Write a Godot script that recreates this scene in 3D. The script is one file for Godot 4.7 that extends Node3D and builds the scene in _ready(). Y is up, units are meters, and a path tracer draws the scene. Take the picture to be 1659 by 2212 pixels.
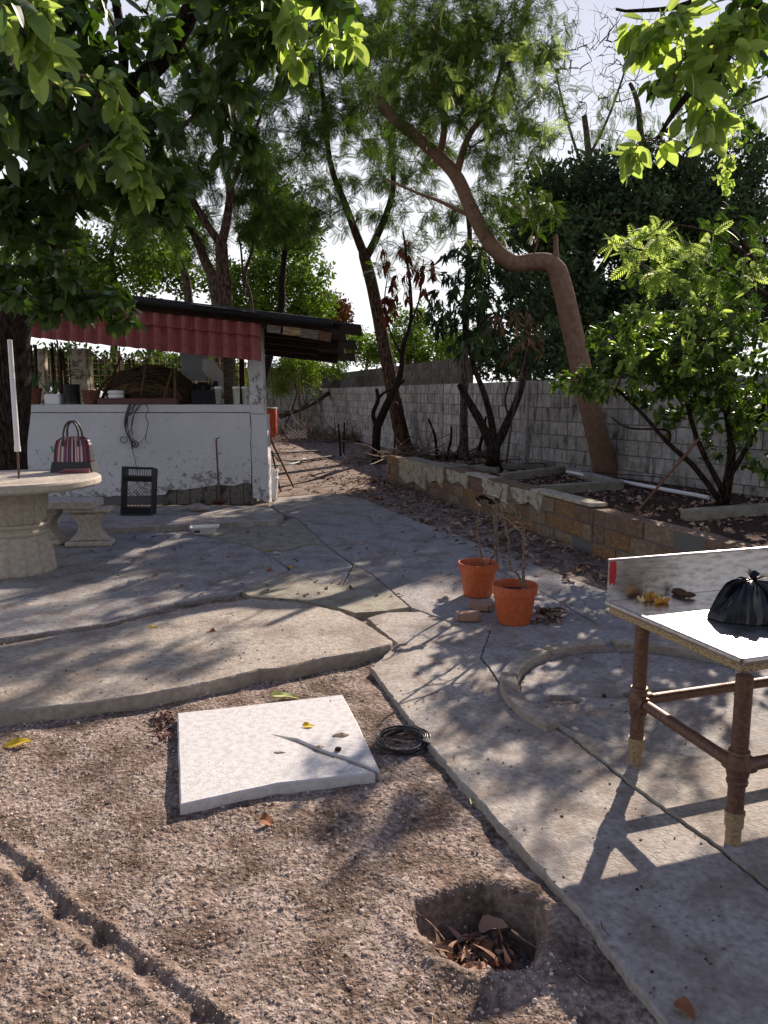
extends Node3D
# A back yard in the late-afternoon sun: paved yard, kiosk with a red sheet valance, block walls, raised beds and trees.
# y is up, metres. The camera stands at the origin, 1.4 m above the paving, looking along -z.

const F := 1663.0            # focal length in survey units (picture 1659 x 2212 units)
const EYE := Vector3(0, 1.4, 0)
const TILT := 0.1522         # the camera looks down by this angle
const SUN_AZ := 27.0         # degrees to the right of straight ahead
const SUN_EL := 28.0

var rng := RandomNumberGenerator.new()
var nz := FastNoiseLite.new()
var M := {}
var T := {}
var used := {}

# ---------------------------------------------------------------- survey: a sighted point at a height or at a depth
func sight(x: float, y: float) -> Vector3:
	var a := (x - 829.5) / F
	var b := (1106.0 - y) / F
	return Vector3(a, b * cos(TILT) - sin(TILT), -(cos(TILT) + b * sin(TILT)))

func g(x: float, y: float, h := 0.0) -> Vector3:
	var d := sight(x, y)
	return EYE + d * ((h - EYE.y) / d.y)

func at(x: float, y: float, d: float) -> Vector3:
	var s := sight(x, y)
	return EYE + s * (d / -s.z)

func rf(a: float, b: float) -> float:
	return rng.randf_range(a, b)

func rdir() -> Vector3:
	var v := Vector3(rf(-1, 1), rf(-1, 1), rf(-1, 1))
	return v.normalized() if v.length() > 0.01 else Vector3.UP

func lin(r: float, gg: float, b: float) -> Color:
	return Color(r, gg, b).linear_to_srgb()

# ---------------------------------------------------------------- naming and describing
func numbered(called: String) -> String:
	var n: int = used.get(called, 0)
	used[called] = n + 1
	return called if n == 0 else "%s_%03d" % [called, n]

func thing(called: String, label: String, category: String, where := Vector3.ZERO, turn := 0.0, group := "") -> Node3D:
	var o := Node3D.new()
	o.name = numbered(called)
	add_child(o)
	o.position = where
	o.rotation.y = turn
	tag(o, label, category, group)
	return o

func tag(o: Node, label := "", category := "", group := "", kind := "") -> void:
	if label: o.set_meta("label", label)
	if category: o.set_meta("category", category)
	if group: o.set_meta("group", group)
	if kind: o.set_meta("kind", kind)

func put(called: String, mesh: Mesh, m: Material, parent: Node = self, xf := Transform3D.IDENTITY) -> MeshInstance3D:
	var o := MeshInstance3D.new()
	o.mesh = mesh
	o.material_override = m
	o.name = numbered(called) if parent == self else called
	o.transform = xf
	parent.add_child(o, true)
	return o

# a mesh built in world coordinates, hung under a thing that stands somewhere
func part(called: String, s: Shape, m: Material, parent: Node3D) -> MeshInstance3D:
	var o := put(called, s.mesh(), m, parent)
	var inv := parent.transform
	var up := parent.get_parent()
	if up is Node3D and up != self:
		inv = (up as Node3D).transform * inv
	o.transform = inv.affine_inverse()
	return o

func struct(called: String, s: Shape, m: Material) -> MeshInstance3D:
	var o := put(called, s.mesh(), m)
	tag(o, "", "", "", "structure")
	return o

# ---------------------------------------------------------------- shapes
class Shape:
	var p := PackedVector3Array()
	var n := PackedVector3Array()
	var ix := PackedInt32Array()
	var c := PackedColorArray()

	func tri(a: Vector3, b: Vector3, d: Vector3) -> void:
		var k := p.size()
		var nn := (a - d).cross(a - b).normalized()
		p.append_array([a, b, d])
		n.append_array([nn, nn, nn])
		ix.append_array([k, k + 1, k + 2])

	func quad(a: Vector3, b: Vector3, d: Vector3, e: Vector3) -> void:
		var k := p.size()
		var nn := (a - d).cross(a - b)
		if nn.length_squared() < 1e-14: nn = (a - e).cross(a - d)
		nn = nn.normalized()
		p.append_array([a, b, d, e])
		n.append_array([nn, nn, nn, nn])
		ix.append_array([k, k + 1, k + 2, k, k + 2, k + 3])

	# a box with chamfered edges
	func box(xf: Transform3D, size: Vector3, ch := 0.004) -> void:
		var h := size * 0.5
		ch = min(ch, min(h.x, min(h.y, h.z)) * 0.6)
		var i := h - Vector3(ch, ch, ch)
		for a in 3:
			var u := (a + 1) % 3
			var w := (a + 2) % 3
			for s in [-1.0, 1.0]:
				var q := []
				for e in [[-1, -1], [1, -1], [1, 1], [-1, 1]]:
					var v := Vector3.ZERO
					v[a] = h[a] * s
					v[u] = i[u] * e[0]
					v[w] = i[w] * e[1]
					q.append(xf * v)
				if s > 0: quad(q[3], q[2], q[1], q[0])
				else: quad(q[0], q[1], q[2], q[3])
			for su in [-1.0, 1.0]:
				for sw in [-1.0, 1.0]:
					var q2 := []
					for e2 in [[0, -1], [0, 1], [1, 1], [1, -1]]:
						var v2 := Vector3.ZERO
						v2[a] = i[a] * e2[1]
						v2[u] = (h[u] if e2[0] == 0 else i[u]) * su
						v2[w] = (i[w] if e2[0] == 0 else h[w]) * sw
						q2.append(xf * v2)
					if su * sw < 0: quad(q2[0], q2[1], q2[2], q2[3])
					else: quad(q2[3], q2[2], q2[1], q2[0])
		for sx in [-1.0, 1.0]:
			for sy in [-1.0, 1.0]:
				for sz in [-1.0, 1.0]:
					var a3 := xf * Vector3(h.x * sx, i.y * sy, i.z * sz)
					var b3 := xf * Vector3(i.x * sx, h.y * sy, i.z * sz)
					var c3 := xf * Vector3(i.x * sx, i.y * sy, h.z * sz)
					if sx * sy * sz > 0: tri(a3, c3, b3)
					else: tri(a3, b3, c3)

	# a bar of rectangular section between two points
	func bar(a: Vector3, b: Vector3, w: float, t: float, ch := 0.003, up := Vector3.UP) -> void:
		var d := (b - a).normalized()
		if abs(d.dot(up)) > 0.98: up = Vector3.FORWARD
		var x := d.cross(up).normalized()
		var y := x.cross(d)
		box(Transform3D(Basis(x, y, -d), (a + b) * 0.5), Vector3(w, t, a.distance_to(b)), ch)

	func tube(pts: PackedVector3Array, rad: PackedFloat32Array, sides := 8, cap := true, rough := 0.0, nz: FastNoiseLite = null) -> void:
		var m := pts.size()
		var base := p.size()
		var side := Vector3.RIGHT
		for k in m:
			var d := (pts[min(k + 1, m - 1)] - pts[max(k - 1, 0)]).normalized()
			if k == 0: side = d.cross(Vector3(0.31, 0.22, 0.92)).normalized()
			side = (side - d * side.dot(d)).normalized()
			var up := d.cross(side)
			for s in sides:
				var t := TAU * s / sides
				var o := side * cos(t) + up * sin(t)
				var r := rad[k]
				if rough > 0.0 and nz: r *= 1.0 + rough * nz.get_noise_3dv((pts[k] + o * 0.15) * 60.0)
				p.append(pts[k] + o * r)
				n.append(o)
		for k in m - 1:
			for s in sides:
				var a := base + k * sides + s
				var b := base + k * sides + (s + 1) % sides
				ix.append_array([a, b, b + sides, a, b + sides, a + sides])
		if cap:
			for e in [0, m - 1]:
				var d2: Vector3 = (pts[0] - pts[1]).normalized() if e == 0 else (pts[m - 1] - pts[m - 2]).normalized()
				var k0 := p.size()
				for s in sides:
					p.append(p[base + e * sides + s])
					n.append(d2)
				p.append(pts[e] + d2 * rad[e] * 0.15)
				n.append(d2)
				for s in sides:
					if e == 0: ix.append_array([k0 + sides, k0 + (s + 1) % sides, k0 + s])
					else: ix.append_array([k0 + sides, k0 + s, k0 + (s + 1) % sides])

	func rod(a: Vector3, b: Vector3, r: float, sides := 8, r2 := -1.0) -> void:
		tube(PackedVector3Array([a, b]), PackedFloat32Array([r, r if r2 < 0 else r2]), sides)

	# profile of (radius, height) turned round the y axis of xf; sharp where two rows repeat
	func lathe(prof: Array, segs: int, xf := Transform3D.IDENTITY, flute := 0.0, flutes := 0) -> void:
		for k in prof.size() - 1:
			var a: Vector2 = prof[k]
			var b: Vector2 = prof[k + 1]
			if a.distance_to(b) < 1e-5: continue
			var nn := Vector2(b.y - a.y, a.x - b.x).normalized()
			var base := p.size()
			for s in segs + 1:
				var t := TAU * s / segs
				var f := 1.0
				var dir := Vector3(cos(t), 0, sin(t))
				var nd := dir
				if flutes > 0:
					f = 1.0 - flute * pow(abs(cos(t * flutes * 0.5)), 14.0)
					var f2 := 1.0 - flute * pow(abs(cos((t + 0.004) * flutes * 0.5)), 14.0)
					var tang := Vector3(-sin(t), 0, cos(t))
					nd = (dir * f - tang * ((f2 - f) / 0.004)).normalized()
				for q in [a, b]:
					p.append(xf * (dir * q.x * f + Vector3(0, q.y, 0)))
					n.append((xf.basis * (nd * nn.x + Vector3(0, nn.y, 0))).normalized())
			for s in segs:
				var i := base + s * 2
				ix.append_array([i, i + 1, i + 3, i, i + 3, i + 2])

	# outline in the xy plane of xf, front face on z = 0, going back by thick, its front edge chamfered
	func extrude(poly: PackedVector2Array, xf: Transform3D, thick: float, ch := 0.004, back := true) -> void:
		var m := poly.size()
		var area := 0.0
		for k in m: area += poly[k].cross(poly[(k + 1) % m])
		if area < 0: poly.reverse()
		var inner := PackedVector2Array()
		for k in m:
			var e1 := (poly[k] - poly[(k + m - 1) % m]).normalized()
			var e2 := (poly[(k + 1) % m] - poly[k]).normalized()
			var nn := (Vector2(-e1.y, e1.x) + Vector2(-e2.y, e2.x))
			inner.append(poly[k] + nn.normalized() * ch)
		var t := Geometry2D.triangulate_polygon(inner)
		if t.is_empty():
			inner = poly
			t = Geometry2D.triangulate_polygon(poly)
		var nf := (xf.basis * Vector3(0, 0, 1)).normalized()
		var k0 := p.size()
		for v in inner:
			p.append(xf * Vector3(v.x, v.y, 0))
			n.append(nf)
		for k in range(0, t.size(), 3):
			ix.append_array([k0 + t[k], k0 + t[k + 1], k0 + t[k + 2]])
		if back:
			k0 = p.size()
			for v in poly:
				p.append(xf * Vector3(v.x, v.y, -thick))
				n.append(-nf)
			var t2 := Geometry2D.triangulate_polygon(poly)
			for k in range(0, t2.size(), 3):
				ix.append_array([k0 + t2[k], k0 + t2[k + 2], k0 + t2[k + 1]])
		for k in m:
			var l := (k + 1) % m
			var a := xf * Vector3(inner[k].x, inner[k].y, 0)
			var b := xf * Vector3(inner[l].x, inner[l].y, 0)
			var c2 := xf * Vector3(poly[l].x, poly[l].y, -ch)
			var d := xf * Vector3(poly[k].x, poly[k].y, -ch)
			quad(b, a, d, c2)
			quad(c2, d, xf * Vector3(poly[k].x, poly[k].y, -thick), xf * Vector3(poly[l].x, poly[l].y, -thick))

	func mesh() -> ArrayMesh:
		# every triangle is wound so that its front agrees with its normals
		for k in range(0, ix.size(), 3):
			var a := ix[k]
			var b := ix[k + 1]
			var d := ix[k + 2]
			if (p[a] - p[d]).cross(p[a] - p[b]).dot(n[a] + n[b] + n[d]) < 0.0:
				ix[k + 1] = d
				ix[k + 2] = b
		return raw()

	func raw() -> ArrayMesh:
		var arr := []
		arr.resize(Mesh.ARRAY_MAX)
		arr[Mesh.ARRAY_VERTEX] = p
		arr[Mesh.ARRAY_NORMAL] = n
		arr[Mesh.ARRAY_INDEX] = ix
		if c.size() == p.size() and c.size() > 0: arr[Mesh.ARRAY_COLOR] = c
		var me := ArrayMesh.new()
		me.add_surface_from_arrays(Mesh.PRIMITIVE_TRIANGLES, arr)
		return me

# a smooth run through the points, k steps each
func smooth(pts: Array, k := 5, wob := 0.0, sd := 0) -> PackedVector3Array:
	var out := PackedVector3Array()
	for i in pts.size() - 1:
		var a: Vector3 = pts[max(i - 1, 0)]
		var b: Vector3 = pts[i]
		var c: Vector3 = pts[i + 1]
		var d: Vector3 = pts[min(i + 2, pts.size() - 1)]
		for s in k:
			out.append(b.cubic_interpolate(c, a, d, float(s) / k))
	out.append(pts[pts.size() - 1])
	if wob > 0:
		for i in range(1, out.size() - 1):
			var q := out[i] * 9.0 + Vector3(sd, sd * 2.0, 0)
			out[i] += Vector3(nz.get_noise_3dv(q * 6), nz.get_noise_3dv(q * 6 + Vector3(50, 0, 0)), nz.get_noise_3dv(q * 6 + Vector3(0, 50, 0))) * wob
	return out

func taper(m: int, r0: float, r1: float, pw := 1.0) -> PackedFloat32Array:
	var o := PackedFloat32Array()
	for k in m: o.append(lerp(r0, r1, pow(float(k) / max(1, m - 1), pw)))
	return o

func wire(s: Shape, pts: Array, r: float, k := 5, sides := 5, wob := 0.0) -> void:
	var q := smooth(pts, k, wob)
	s.tube(q, taper(q.size(), r, r), sides)

# ---------------------------------------------------------------- materials
func ntex(key: String, freq: float, oct: int, cols: Array, offs: Array, sd: int, kind := 0, size := 512, warp := 0.0) -> NoiseTexture2D:
	if T.has(key): return T[key]
	var n := FastNoiseLite.new()
	n.seed = sd
	n.noise_type = [FastNoiseLite.TYPE_SIMPLEX_SMOOTH, FastNoiseLite.TYPE_CELLULAR, FastNoiseLite.TYPE_PERLIN, FastNoiseLite.TYPE_VALUE][kind]
	n.frequency = freq
	n.fractal_octaves = oct
	n.fractal_gain = 0.55
	if warp > 0:
		n.domain_warp_enabled = true
		n.domain_warp_amplitude = warp
		n.domain_warp_frequency = freq
	var t := NoiseTexture2D.new()
	t.width = size
	t.height = size
	t.seamless = true
	t.noise = n
	var gr := Gradient.new()
	gr.offsets = PackedFloat32Array(offs)
	gr.colors = PackedColorArray(cols)
	t.color_ramp = gr
	T[key] = t
	return t

func bumps(key: String, freq: float, oct: int, strength: float, sd: int, kind := 0, size := 512) -> NoiseTexture2D:
	if T.has(key): return T[key]
	var n := FastNoiseLite.new()
	n.seed = sd
	n.noise_type = [FastNoiseLite.TYPE_SIMPLEX_SMOOTH, FastNoiseLite.TYPE_CELLULAR, FastNoiseLite.TYPE_PERLIN, FastNoiseLite.TYPE_VALUE][kind]
	n.frequency = freq
	n.fractal_octaves = oct
	n.fractal_gain = 0.6
	var t := NoiseTexture2D.new()
	t.width = size
	t.height = size
	t.seamless = true
	t.noise = n
	t.as_normal_map = true
	t.bump_strength = strength
	T[key] = t
	return t

func mat(color: Color, rough: float, o := {}) -> StandardMaterial3D:
	var m := StandardMaterial3D.new()
	m.albedo_color = color
	m.roughness = rough
	m.metallic = o.get("metal", 0.0)
	m.metallic_specular = o.get("spec", 0.4)
	if o.has("tex"): m.albedo_texture = o.tex
	if o.has("nrm"):
		m.normal_enabled = true
		m.normal_texture = o.nrm
		m.normal_scale = o.get("ns", 1.0)
	if o.has("tex") or o.has("nrm"):
		m.uv1_triplanar = true
		m.uv1_world_triplanar = o.get("world", true)
		var s = o.get("s", 1.0)
		m.uv1_scale = s if s is Vector3 else Vector3(s, s, s)
		m.uv1_offset = o.get("off", Vector3.ZERO)
	if o.has("det"):
		m.detail_enabled = true
		m.detail_albedo = o.det
		m.detail_blend_mode = BaseMaterial3D.BLEND_MODE_MIX if o.has("mix") else BaseMaterial3D.BLEND_MODE_MUL
		m.detail_uv_layer = BaseMaterial3D.DETAIL_UV_2
		m.uv2_triplanar = true
		m.uv2_world_triplanar = o.get("world", true)
		var s2 = o.get("s2", 1.0)
		m.uv2_scale = s2 if s2 is Vector3 else Vector3(s2, s2, s2)
	if o.has("vc"): m.vertex_color_use_as_albedo = true
	if o.has("bl"):
		m.backlight_enabled = true
		m.backlight = o.bl
	if o.has("coat"):
		m.clearcoat_enabled = true
		m.clearcoat = o.coat
		m.clearcoat_roughness = 0.25
	m.cull_mode = BaseMaterial3D.CULL_DISABLED if o.has("bl") else BaseMaterial3D.CULL_BACK
	return m

func make_materials() -> void:
	var W := Color.WHITE
	var fine := bumps("fine", 0.12, 5, 4.0, 3)
	var grain := bumps("grain", 0.2, 3, 5.0, 7)
	var lump := bumps("lump", 0.06, 6, 7.0, 5)
	var soilc := ntex("soilc", 0.05, 5, [lin(.115, .088, .072), lin(.235, .188, .158), lin(.325, .264, .224), lin(.48, .40, .345)], [.15, .45, .65, .9], 11)
	var patch := ntex("patch", 0.018, 6, [Color(.66, .62, .59), Color(.86, .84, .82), W], [.2, .45, .68], 12, 0, 512, 16.0)
	var grit := ntex("grit", 0.28, 2, [Color(.5, .47, .45), Color(.9, .88, .86), W], [.12, .4, .75], 13)
	M.soil = mat(W, 0.95, {"tex": soilc, "s": 1.3, "nrm": lump, "ns": 0.8, "det": patch, "s2": .45, "spec": 0.2})
	M.soil_dark = mat(Color(.62, .56, .54), 0.97, {"tex": soilc, "s": 0.9, "nrm": lump, "ns": 1.4, "det": grit, "s2": 2.3, "spec": 0.2})
	var conc := ntex("conc", 0.05, 6, [lin(.20, .180, .155), lin(.295, .274, .243), lin(.34, .316, .28), lin(.43, .40, .357)], [.1, .38, .62, .92], 21)
	var cdirt := ntex("cdirt", 0.02, 6, [Color(.42, .365, .325, .55), Color(.47, .415, .37, .3), Color(.55, .5, .45, 0)], [.25, .42, .62], 22, 0, 512, 20.0)
	M.conc = mat(W, 0.88, {"tex": conc, "s": 1.1, "nrm": fine, "ns": 0.38, "det": cdirt, "mix": 1, "s2": 0.42, "spec": 0.3})
	M.conc2 = mat(Color(.93, .95, .98), 0.86, {"tex": conc, "s": 0.8, "nrm": fine, "ns": 0.35, "det": cdirt, "mix": 1, "s2": 0.31, "spec": 0.3})
	M.conc3 = mat(Color(.93, .945, .89), 0.9, {"tex": conc, "s": 1.4, "nrm": fine, "ns": 0.4, "det": cdirt, "mix": 1, "s2": 0.55, "spec": 0.3})
	M.conc_pale = mat(Color(1.0, .985, .96), 0.86, {"tex": conc, "s": 0.7, "nrm": fine, "ns": 0.35, "det": cdirt, "mix": 1, "s2": 0.23, "spec": 0.3})
	var wspot := ntex("wspot", 0.11, 3, [Color(.40, .35, .32, .85), Color(.6, .56, .53, .35), Color(.7, .68, .66, 0)], [.16, .22, .30], 24)
	var whitec := ntex("whitec", 0.03, 5, [lin(.40, .39, .375), lin(.50, .495, .485), lin(.56, .555, .545)], [.1, .5, .85], 23)
	M.white_conc = mat(W, 0.85, {"tex": whitec, "s": 1.6, "nrm": fine, "ns": 0.25, "det": wspot, "mix": 1, "s2": 1.2})
	# plaster and paint
	var plas := ntex("plas", 0.02, 5, [lin(.46, .46, .46), lin(.60, .61, .62), lin(.66, .67, .68)], [.1, .42, .8], 31)
	var mould := ntex("mould", 0.045, 5, [Color(.22, .19, .18, .9), Color(.32, .28, .26, .55), Color(.5, .47, .44, 0)], [.12, .2, .3], 32, 0, 512, 8.0)
	M.plaster = mat(W, 0.8, {"tex": plas, "s": 0.5, "nrm": grain, "ns": 0.45, "det": mould, "mix": 1, "s2": 0.62})
	var mould2 := ntex("mould2", 0.05, 5, [Color(.20, .18, .17, .95), Color(.34, .30, .28, .8), Color(.5, .47, .44, 0)], [.32, .45, .55], 33, 0, 512, 10.0)
	M.plaster_dirty = mat(Color(.92, .91, .9), 0.85, {"tex": plas, "s": 0.5, "nrm": fine, "ns": 0.6, "det": mould2, "mix": 1, "s2": 0.9})
	# whitewashed blocks with vertical rain streaks
	var wash := ntex("wash", 0.03, 4, [lin(.32, .305, .29), lin(.43, .415, .395), lin(.51, .495, .475)], [.15, .45, .8], 34)
	var streak := ntex("streak", 0.035, 6, [Color(.17, .16, .15, .85), Color(.26, .25, .235, .55), Color(.42, .40, .38, .2), Color(.5, .5, .5, 0)], [.24, .38, .5, .62], 35, 0, 512, 6.0)
	M.wash = mat(W, 0.9, {"tex": wash, "s": 0.7, "nrm": fine, "ns": 0.8, "det": streak, "mix": 1, "s2": Vector3(0.55, 0.11, 0.55)})
	M.wash2 = mat(Color(.94, .93, .92), 0.9, {"tex": wash, "s": 0.7, "nrm": fine, "ns": 0.8, "det": streak, "mix": 1, "s2": Vector3(0.7, 0.08, 0.7)})
	M.wash3 = mat(Color(.86, .85, .83), 0.92, {"tex": wash, "s": 0.9, "nrm": lump, "ns": 0.5, "det": streak, "mix": 1, "s2": Vector3(0.45, 0.13, 0.45)})
	M.mortar = mat(lin(.13, .125, .12), 0.95, {"nrm": fine, "s": 1.5})
	M.block = mat(Color(.58, .56, .54), 0.95, {"tex": conc, "s": 0.9, "nrm": lump, "ns": 0.7, "det": streak, "mix": 1, "s2": Vector3(0.5, 0.2, 0.5)})
	M.block2 = mat(Color(.70, .68, .65), 0.95, {"tex": conc, "s": 0.9, "nrm": lump, "ns": 0.7, "det": streak, "mix": 1, "s2": Vector3(0.3, 0.25, 0.3)})
	# tan stones of the bed
	var stone := ntex("stone", 0.03, 5, [lin(.15, .10, .062), lin(.23, .16, .10), lin(.31, .23, .155)], [.2, .5, .8], 36)
	M.stone = mat(W, 0.93, {"tex": stone, "s": 1.1, "nrm": lump, "ns": 0.9, "det": cdirt, "mix": 1, "s2": 0.8})
	M.stone2 = mat(Color(.86, .82, .8), 0.93, {"tex": stone, "s": 0.8, "nrm": lump, "ns": 0.9, "det": cdirt, "mix": 1, "s2": 0.6})
	M.stone3 = mat(Color(.98, .90, .80), 0.93, {"tex": stone, "s": 1.4, "nrm": lump, "ns": 0.9})
	M.cream = mat(Color(1, .97, .88), 0.9, {"tex": wash, "s": 0.9, "nrm": fine, "ns": 0.5, "det": ntex("mould3", 0.03, 6, [Color(.30, .26, .22, .8), Color(.42, .38, .33, .4), Color(.5, .47, .44, 0)], [.25, .38, .52], 38, 0, 512, 12.0), "mix": 1, "s2": 0.5})
	M.cast = mat(lin(.47, .42, .35), 0.85, {"tex": ntex("cast", 0.03, 5, [Color(.84, .83, .81), Color(.93, .93, .92), W], [.2, .5, .8], 37), "s": 1.2, "nrm": grain, "ns": 0.15})
	# timber, bark
	var barkt := ntex("barkt", 0.03, 5, [Color(.35, .32, .3), Color(.7, .68, .66), W], [.2, .5, .8], 41)
	var barkn := bumps("barkn", 0.05, 5, 14.0, 42)
	M.bark_dark = mat(lin(.085, .066, .055), 0.95, {"tex": barkt, "s": Vector3(2.2, .5, 2.2), "nrm": barkn, "ns": 1.4, "spec": .15})
	M.bark_black = mat(lin(.05, .038, .032), 0.95, {"tex": barkt, "s": Vector3(3, .8, 3), "nrm": barkn, "ns": 1.4, "spec": .15})
	M.bark_brown = mat(lin(.235, .148, .105), 0.85, {"tex": ntex("barks", 0.03, 4, [Color(.84, .82, .80), W], [.2, .75], 44), "s": Vector3(.8, .6, .8), "nrm": fine, "ns": 0.2, "spec": .2})
	M.bark_grey = mat(lin(.16, .125, .10), 0.9, {"tex": barkt, "s": Vector3(1.6, .4, 1.6), "nrm": barkn, "ns": 0.8, "spec": .2})
	M.bark_umber = mat(lin(.125, .082, .060), 0.9, {"tex": barkt, "s": Vector3(1.2, .4, 1.2), "nrm": barkn, "ns": 0.7, "spec": .2})
	M.twig = mat(lin(.12, .09, .07), 0.9, {"spec": .2})
	M.dead = mat(lin(.36, .27, .20), 0.9, {"tex": barkt, "s": 3.0, "nrm": barkn, "ns": .5})
	var woodt := ntex("woodt", 0.02, 4, [Color(.6, .56, .52), Color(.85, .84, .82), W], [.2, .5, .8], 43)
	M.wood_pale = mat(lin(.42, .30, .18), 0.8, {"tex": woodt, "s": Vector3(.5, 6, 6)})
	M.wood_grey = mat(lin(.23, .20, .17), 0.9, {"tex": woodt, "s": Vector3(.5, 6, 6), "nrm": grain, "ns": .5})
	M.wood_dark = mat(lin(.055, .036, .026), 0.9, {"tex": woodt, "s": Vector3(.5, 6, 6)})
	M.wood_brown = mat(lin(.15, .085, .045), 0.8, {"tex": woodt, "s": 4.0})
	M.straw = mat(lin(.20, .135, .07), 0.9, {"tex": woodt, "s": 9.0, "nrm": barkn, "ns": 1.0})
	M.straw2 = mat(lin(.33, .235, .13), 0.9, {"tex": woodt, "s": 9.0})
	M.straw_dark = mat(lin(.10, .062, .036), 0.95, {"tex": woodt, "s": 9.0})
	# metal, plastic
	M.sheet = mat(lin(.27, .066, .06), 0.6, {"tex": ntex("sheett", 0.04, 4, [Color(.70, .72, .74), Color(.93, .93, .93), W], [.15, .4, .7], 51), "s": Vector3(1.0, .35, 1.0)})
	M.tar = mat(lin(.022, .021, .022), 0.7, {"tex": barkt, "s": 2.0, "nrm": grain, "ns": .6})
	M.roof_metal = mat(lin(.30, .32, .34), 0.45, {"metal": .7, "tex": barkt, "s": .6})
	var rustt := ntex("rustt", 0.06, 5, [lin(.085, .046, .032), lin(.125, .066, .045), lin(.155, .088, .062), lin(.20, .14, .11)], [.2, .45, .68, .92], 52)
	M.rust = mat(W, 0.5, {"tex": rustt, "s": 1.6, "nrm": grain, "ns": .15, "metal": .3, "world": true})
	M.rust_pale = mat(Color(1.0, .95, .85), 0.7, {"tex": ntex("rustp", 0.07, 4, [lin(.20, .15, .10), lin(.28, .225, .16), lin(.34, .29, .22)], [.25, .5, .75], 53), "s": 2.0, "nrm": fine, "ns": .3})
	M.steel = mat(lin(.62, .61, .60), 0.3, {"metal": 1.0, "tex": ntex("steelt", 0.03, 4, [Color(.74, .72, .70), Color(.92, .91, .9), W], [.15, .45, .8], 54), "s": Vector3(.8, 2.4, .8), "nrm": bumps("steeln", 0.02, 3, 1.6, 55), "ns": .5})
	M.steel_edge = mat(lin(.50, .48, .45), 0.42, {"metal": .9, "tex": T.steelt, "s": 2.0})
	M.edge_wood = mat(lin(.45, .36, .22), 0.8, {"tex": ntex("edgew", 0.05, 4, [Color(.35, .26, .2), Color(.8, .74, .66), W], [.3, .42, .6], 56), "s": Vector3(3, 9, 3)})
	M.red_paint = mat(lin(.42, .02, .03), 0.5)
	M.terra = mat(lin(.48, .105, .032), 0.42, {"tex": ntex("terrat", 0.03, 6, [Color(.80, .78, .77), Color(.93, .92, .91), W], [.15, .4, .7], 57, 0, 512, 10.0), "s": Vector3(1.6, 1.1, 1.6), "spec": .5})
	M.terra_old = mat(lin(.28, .115, .075), 0.8, {"tex": barkt, "s": 3.0})
	M.black = mat(lin(.016, .016, .017), 0.5, {"spec": .5})
	M.black_matt = mat(lin(.012, .012, .013), 0.85)
	M.cable = mat(lin(.022, .021, .022), 0.35, {"spec": .55})
	M.bag = mat(lin(.009, .009, .0095), 0.24, {"spec": .42})
	M.grey_board = mat(lin(.36, .40, .44), 0.8)
	M.white = mat(lin(.70, .70, .69), 0.6)
	M.white_paint = mat(lin(.74, .75, .77), 0.35, {"tex": ntex("wp", 0.05, 3, [Color(.7, .68, .65), W], [.12, .3], 59), "s": 2.0, "spec": .5})
	M.tub = mat(lin(.55, .56, .55), 0.5)
	M.orange = mat(lin(.62, .095, .035), 0.6, {"tex": ntex("orng", 0.03, 4, [Color(.7, .66, .62), W], [.2, .6], 60), "s": 1.2})
	M.hose = mat(lin(.04, .15, .10), 0.5)
	M.soil_pot = mat(lin(.045, .03, .02), 0.97, {"nrm": lump, "ns": 1.5, "s": 6.0})
	M.brick = mat(lin(.40, .26, .19), 0.92, {"tex": ntex("brickt", 0.06, 4, [Color(.7, .66, .62), W], [.2, .7], 61), "s": 4.0, "nrm": fine, "ns": .7, "world": false})
	M.glass = mat(Color(.75, .8, .78, .35), 0.1, {"spec": .6})
	M.glass.transparency = BaseMaterial3D.TRANSPARENCY_ALPHA
	M.tin = mat(lin(.10, .10, .10), 0.45, {"metal": .6, "tex": barkt, "s": 5.0})
	M.peel = mat(lin(.72, .34, .035), 0.5)
	M.pith = mat(lin(.72, .60, .30), 0.7)
	M.yellow_leaf = mat(lin(.52, .36, .02), 0.6, {"bl": Color(.5, .45, .1)})
	M.lime_leaf = mat(lin(.42, .46, .16), 0.6, {"bl": Color(.5, .5, .2)})
	M.dry_leaf = mat(lin(.30, .19, .125), 0.85, {"bl": Color(.3, .22, .15)})
	M.brown_leaf = mat(lin(.22, .085, .035), 0.8, {"bl": Color(.3, .15, .08)})
	M.pale_leaf = mat(lin(.38, .33, .27), 0.85, {"bl": Color(.2, .2, .2)})
	# leaves: the tint comes with each leaf
	M.leaf = mat(W, 0.45, {"vc": 1, "bl": Color(.74, .84, .38), "spec": .45})
	M.leaf_soft = mat(W, 0.6, {"vc": 1, "bl": Color(.76, .86, .42), "spec": .2})
	M.leaf_dark = mat(W, 0.6, {"vc": 1, "bl": Color(.30, .36, .14), "spec": .22})
	M.litter = mat(W, 0.9, {"vc": 1, "bl": Color(.25, .2, .15), "spec": .15})
	M.stonebit = mat(W, 0.95, {"vc": 1, "spec": .15})
	M.leaf_dark_plain = mat(lin(.035, .07, .03), 0.5, {"bl": Color(.3, .4, .12)})
	M.jar = mat(Color(.8, .85, .83, .3), 0.12, {"spec": .6})
	M.jar.transparency = BaseMaterial3D.TRANSPARENCY_ALPHA
	M.pale_wood = mat(lin(.40, .34, .27), 0.85)

var pit := Vector3.ZERO
var trench: Array = []

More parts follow.
